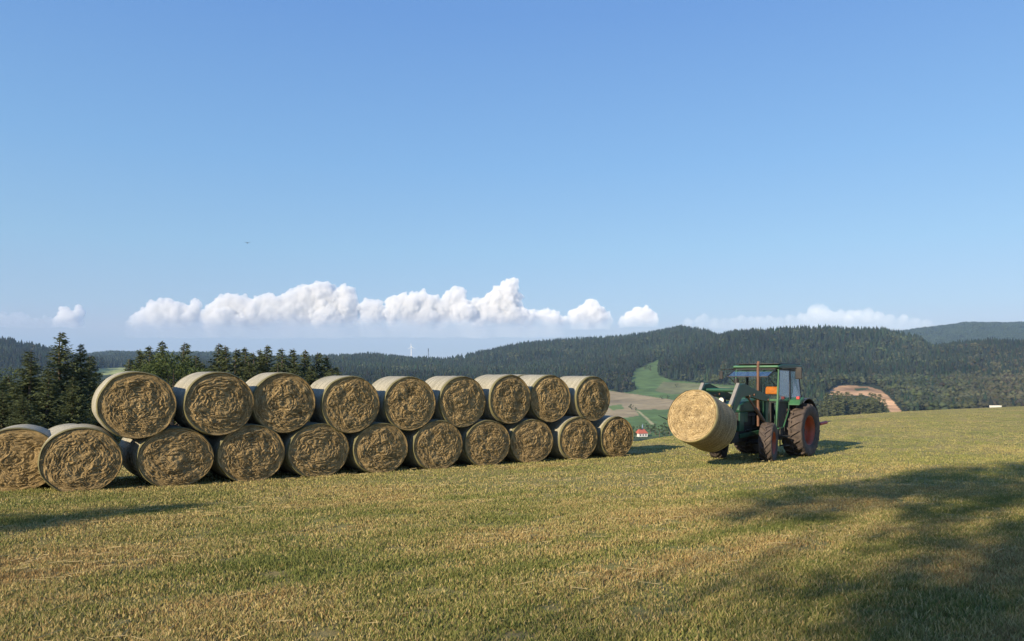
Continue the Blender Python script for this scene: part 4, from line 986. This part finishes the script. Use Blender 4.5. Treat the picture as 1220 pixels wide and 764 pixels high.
# ------------------------------------------------------------------ far small things
def ground_at_px(px, py, y0=560, y1=2300):
    ys = np.geomspace(y0, y1, 800); pp = HY - (ground_z(at(px, ys), ys) - EYE) * F / ys
    Y = float(ys[np.argmin(abs(pp - py))]); return at(px, Y), Y, gz(at(px, Y), Y)
P_WALL = plain('white_plaster', (.72, .70, .66), .8, var=.08, scale=1); P_ROOF = plain('red_tiles', (.40, .10, .06), .8, var=.25, scale=2); P_SLATE = plain('blue_slate', (.16, .22, .32), .6, var=.2)
Yh = 590; xh = at(764, Yh); zh = zpx(521, Yh)
Hs = empty('house', (xh, Yh, zh), (0, 0, R(20))); tag(Hs, 'small white house with red tiled roof and a thin blue turret, beyond the field brow', 'house')
MB().prism([(-4, -4), (-4, 3.3), (0, 3.3), (4, 3.3), (4, -4)], -3, 3).build('wall', P_WALL, Hs)
r_ = MB(); r_.add([(-4.4, -3.4, 3.1), (4.4, -3.4, 3.1), (4.4, 3.4, 3.1), (-4.4, 3.4, 3.1), (-2.2, 0, 6.6), (2.2, 0, 6.6)], [(0, 1, 5, 4), (1, 2, 5), (2, 3, 4, 5), (3, 0, 4), (3, 2, 1, 0)]); rf2 = r_.build('roof', P_ROOF, Hs)
m = MB(); m.cyl((1.2, 0, 5.8), (1.2, 0, 8.0), .45, .45, 8); m.cyl((1.2, 0, 8.0), (1.2, 0, 10.6), .6, .03, 8); m.build('turret', P_SLATE, rf2)
for x in (-2.4, 0, 2.4): MB().box(x - .45, x + .45, -3.04, -2.97, 1.2, 2.5).build('window', P_BLACK, Hs)
# wind turbine and mast on the middle ridge
P_WHITE = plain('white_steel', (.8, .8, .8), .4, var=.05)
Y = 2350; x = at(490, Y); zb = gz(x, Y)
W = empty('wind_turbine', (x, Y, zb)); tag(W, 'faint white wind turbine on the low ridge left of the dark mast', 'wind turbine')
hh = zpx(413.5, Y) - zb
MB().cyl((0, 0, -5), (0, 0, hh), 1.7, .9, 10).build('tower', P_WHITE, W); n_ = MB().box(-1.2, 1.2, -3, 4, hh - 1, hh + 1.5).build('nacelle', P_WHITE, W)
for k in range(3):
    t = R(95 + 120 * k); L = 15
    MB().add([(-.8 * math.sin(t), -3.3, hh + .8 * math.cos(t)), (.8 * math.sin(t), -3.3, hh - .8 * math.cos(t)), (L * math.cos(t), -3.4, hh + L * math.sin(t)), (0.3 * math.cos(t), -3.0, hh + .3 * math.sin(t))], [(0, 1, 2), (0, 3, 2), (1, 3, 2), (0, 1, 3)]).build('blade', P_WHITE, n_)
Y = 2000; x = at(510.3, Y); zb = gz(x, Y); top = zpx(416, Y)
W = empty('mast', (x, Y, zb)); tag(W, 'thin dark radio mast on the saddle of the ridge', 'mast')
mm = MB()
for a in range(3):
    t = a * 2.094; mm.bar((1.3 * math.cos(t), 1.3 * math.sin(t), -4), (.6 * math.cos(t), .6 * math.sin(t), top - zb), .5)
for k in range(12):
    z_ = k * (top - zb) / 12; mm.bar((-1, -.3, z_), (1, .3, z_ + 1.5), .35)
mm.build('lattice', P_BLACK, W); MB().cyl((0, 0, top - zb - 6), (0, 0, top - zb + 1.5), 1.1, .9, 8).build('antenna', P_BLACK, W)
# pale trough on the brow of the field
Y = 62; x = at(1186, Y); z = zpx(484.2, Y)
W = empty('water_trough', (x, Y, z - .12), (0, 0, R(4))); W.scale = (.8, .8, .75); tag(W, 'pale low trough on the brow of the field at the right', 'trough')
MB().add([(-.45, -.2, -.1), (.45, -.2, -.1), (.45, .2, -.1), (-.45, .2, -.1), (-.5, -.25, .25), (.5, -.25, .25), (.5, .25, .25), (-.5, .25, .25), (-.44, -.19, .25), (.44, -.19, .25), (.44, .19, .25), (-.44, .19, .25), (-.4, -.15, 0), (.4, -.15, 0), (.4, .15, 0), (-.4, .15, 0)],
  [(3, 2, 1, 0), (0, 1, 5, 4), (1, 2, 6, 5), (2, 3, 7, 6), (3, 0, 4, 7), (4, 5, 9, 8), (5, 6, 10, 9), (6, 7, 11, 10), (7, 4, 8, 11), (8, 9, 13, 12), (9, 10, 14, 13), (10, 11, 15, 14), (11, 8, 12, 15), (12, 13, 14, 15)]).build('basin', P_WALL, W)
MB().box(-.38, .38, -.14, .14, .12, .14).build('water', P_SLATE, W)
# bird
Y = 70; W = empty('bird', (at(295, Y), Y, zpx(289.5, Y)), (0, 0, .5)); tag(W, 'tiny dark bird alone in the blue sky above the left bales', 'bird')
b = MB(); b.lathe([(.001, -.14), (.03, -.11), (.045, -.03), (.035, .06), (.012, .13), (.03, .2), (.001, .2)], 10)
b.add([(0, -.06, .01), (0, .06, .01), (.30, .03, .10), (.17, -.05, .07)], [(0, 1, 2, 3)]); b.add([(0, -.06, .01), (0, .06, .01), (-.30, .03, .06), (-.17, -.05, .05)], [(0, 1, 2, 3)])
b.build('body', P_BLACK, W)

# ------------------------------------------------------------------ clouds: heaped blobs far beyond the hills
def cloud_mat(dens_=.016, low_=.0006):
    m = bpy.data.materials.new('cloud_vapour'); m.use_nodes = True; nt = m.node_tree; nt.nodes.clear()
    o = nt.nodes.new('ShaderNodeOutputMaterial'); v = nt.nodes.new('ShaderNodeVolumeScatter')
    v.inputs['Color'].default_value = (1, .985, .985, 1); v.inputs['Density'].default_value = .016; v.inputs['Anisotropy'].default_value = -.50
    L = nt.links.new; g = N(nt, 'NewGeometry'); sp = N(nt, 'SeparateXYZ'); L(g.outputs['Position'], sp.inputs[0])
    nz = N(nt, 'TexNoise', Scale=.004, Detail=4.0); L(g.outputs['Position'], nz.inputs['Vector'])
    ad = N(nt, 'Math', operation='MULTIPLY_ADD'); ad.inputs[1].default_value = 420.0; L(nz.outputs['Fac'], ad.inputs[0]); L(sp.outputs[2], ad.inputs[2])
    mr = N(nt, 'MapRange'); mr.inputs[1].default_value = 1040; mr.inputs[2].default_value = 1480; L(ad.outputs[0], mr.inputs[0])
    pw = N(nt, 'Math', operation='POWER'); pw.inputs[1].default_value = 4.0; L(mr.outputs[0], pw.inputs[0])
    ml = N(nt, 'Math', operation='MULTIPLY_ADD'); ml.inputs[1].default_value = dens_; ml.inputs[2].default_value = low_; L(pw.outputs[0], ml.inputs[0]); L(ml.outputs[0], v.inputs['Density'])
    L(v.outputs[0], o.inputs['Volume']); return m
M_CLOUD = cloud_mat(.012, .0005); M_FAINT = cloud_mat(.0014, .0003); DC = 16000.0
bm = bmesh.new(); bmesh.ops.create_icosphere(bm, subdivisions=2, radius=1); bm.verts.ensure_lookup_table()
IV = np.array([v.co for v in bm.verts]); IF = np.array([[v.index for v in f.verts] for f in bm.faces]); bm.free()
def cloud(towers, label, base=402, seed=0, dens=1.0, mat=None):
    """towers: (x, top, radius) in photo pixels, turned into heaps at DC metres"""
    r = np.random.default_rng(seed); S = []
    for (px, top, rad) in towers:
        y = top + rad
        S.append((px, y, 0, rad))
        while y < base:
            y += rad * .55; rad2 = rad * (.9 + .25 * r.random()); S.append((px + r.normal(0, rad * .35), y, r.normal(0, rad * .4), rad2))
    kids = []
    for (x, y, d, q) in S:
        for _ in range(int(20 * dens)):
            v = r.normal(0, 1, 3); v /= np.linalg.norm(v); v[2] = -abs(v[2]) * .9; k = q * r.uniform(.38, .62)
            kids.append((x + v[0] * q * .85, y + v[1] * q * .85, d + v[2] * q * .85, k))
    k2 = []
    for (x, y, d, q) in kids:
        for _ in range(4):
            v = r.normal(0, 1, 3); v /= np.linalg.norm(v); v[2] = -abs(v[2]); k2.append((x + v[0] * q * .9, y + v[1] * q * .9, d + v[2] * q * .9, q * r.uniform(.35, .6)))
    al = np.array(S + kids + k2); al = al[al[:, 1] < base + 2]
    s = DC / F; c = np.stack([(al[:, 0] - 610) * s, DC + al[:, 2] * s, EYE + (HY - al[:, 1]) * s], 1); rr = al[:, 3] * s
    V_ = c[:, None] + IV[None] * rr[:, None, None]
    n1 = fbm(V_[..., 0] / 160, V_[..., 1] / 160, V_[..., 2] / 160, 4, seed)
    V_ = V_ + IV[None] * (rr[:, None] * .22 * n1)[..., None]
    Fc = IF[None] + (np.arange(len(al)) * len(IV))[:, None, None]
    raw = np_mesh('cloud', V_.reshape(-1, 3), Fc.reshape(-1, 3)); tmp = bpy.data.objects.new('tmp', raw); COL.objects.link(tmp)
    md = tmp.modifiers.new('r', 'REMESH'); md.mode = 'VOXEL'; md.voxel_size = 13.0; md.use_smooth_shade = True
    me = bpy.data.meshes.new_from_object(tmp.evaluated_get(bpy.context.evaluated_depsgraph_get()))
    bpy.data.objects.remove(tmp); bpy.data.meshes.remove(raw)
    k = len(me.vertices); co = np.empty(k * 3, np.float32); me.vertices.foreach_get('co', co); co = co.reshape(-1, 3)
    # flat, slightly ragged base
    zb = EYE + (HY - base) * s + 40 * fbm(co[:, 0] / 300, co[:, 1] / 300, 0, 3, 5)
    low = co[:, 2] < zb; co[low, 2] = zb[low] - .12 * (zb - co[:, 2])[low]
    me.vertices.foreach_set('co', co.ravel()); me.name = 'cloud'; me.materials.clear()
    o = link('cloud', me, mat or M_CLOUD)
    return tag(o, label, 'cloud', 'cumulus clouds above the horizon')
cloud([(2, 373, 8), (15, 374, 9), (28, 375, 8), (42, 378, 6), (56, 378, 6), (66, 380, 5)], 'small flat pale cloud at the left picture edge', 390, 1, mat=M_FAINT)
cloud([(80, 368, 8), (88, 373, 9), (95, 363, 4), (70, 378, 5)], 'tiny puffy cloud above the tall spruce', 390, 2)
cloud([(174, 370, 9), (186, 362, 9), (200, 359, 10), (214, 362, 10), (226, 364, 10), (233, 357, 5), (243, 372, 9), (160, 379, 7)], 'rounded white cloud above the first two top bales', 402, 3)
cloud([(258, 362, 9), (268, 354, 9), (279, 350, 9), (292, 355, 11), (306, 356, 11), (320, 352, 10), (334, 354, 11), (346, 349, 9), (358, 346, 10), (369, 340, 9), (380, 337, 8), (389, 337, 7), (392, 352, 12), (404, 350, 9), (411, 341, 8), (417, 343, 6), (420, 358, 8), (350, 362, 12), (300, 368, 12)], 'long heaped white cumulus left of the tallest cloud tower', 402, 4)
cloud([(440, 358, 8), (448, 360, 9), (470, 354, 9), (480, 350, 8), (491, 350, 9), (503, 349, 9), (514, 353, 10), (528, 358, 9), (537, 347, 7), (544, 343, 7), (549, 343, 5), (553, 358, 10), (566, 358, 9), (577, 357, 9), (588, 350, 9), (596, 342, 9), (604, 335, 7), (610, 333, 7), (603, 350, 12), (612, 362, 10), (624, 368, 10), (636, 371, 8), (650, 370, 8), (660, 372, 7), (575, 370, 12), (500, 368, 12)], 'white cumulus with the tallest tower, above the middle of the hills', 402, 5)
cloud([(684, 370, 6), (694, 365, 7), (704, 359, 8), (712, 364, 7), (720, 372, 6), (672, 377, 5)], 'small white cumulus right of the tallest tower', 392, 6)
cloud([(742, 377, 4), (752, 371, 6), (760, 367, 6), (770, 366, 6), (778, 373, 4)], 'small round cloud over the wooded ridge saddle', 390, 7)
cloud([(820, 380, 5), (832, 379, 5), (839, 375, 5), (850, 379, 5), (862, 380, 5), (874, 379, 5), (883, 377, 5), (893, 379, 5), (904, 378, 5), (916, 377, 5), (928, 378, 5), (940, 376, 5), (954, 375, 6), (967, 365, 6), (976, 364, 6), (987, 369, 6), (1000, 371, 6), (1012, 371, 6), (1022, 370, 6), (1034, 369, 6), (1046, 373, 6), (1060, 376, 6), (1075, 377, 6), (1090, 380, 5), (1103, 382, 5)], 'low faint long cloud above the hill behind the tractor', 392, 8, mat=M_FAINT)

# ------------------------------------------------------------------ the air between here and the far hills
hz = MB().box(-5200, 5200, -460, 7300, -75, 330).build('haze', None); hz['kind'] = 'stuff'; hz['label'] = 'thin blue summer haze in the air'
mh = bpy.data.materials.new('haze_air'); mh.use_nodes = True; nh = mh.node_tree; nh.nodes.clear()
oh = nh.nodes.new('ShaderNodeOutputMaterial'); pv = nh.nodes.new('ShaderNodeVolumePrincipled'); pv.inputs['Density'].default_value = .00009; pv.inputs['Color'].default_value = (.48, .70, 1, 1); pv.inputs['Anisotropy'].default_value = .0
nh.links.new(pv.outputs[0], oh.inputs['Volume']); hz.data.materials.append(mh)
print('lowest ground', ZG.min())
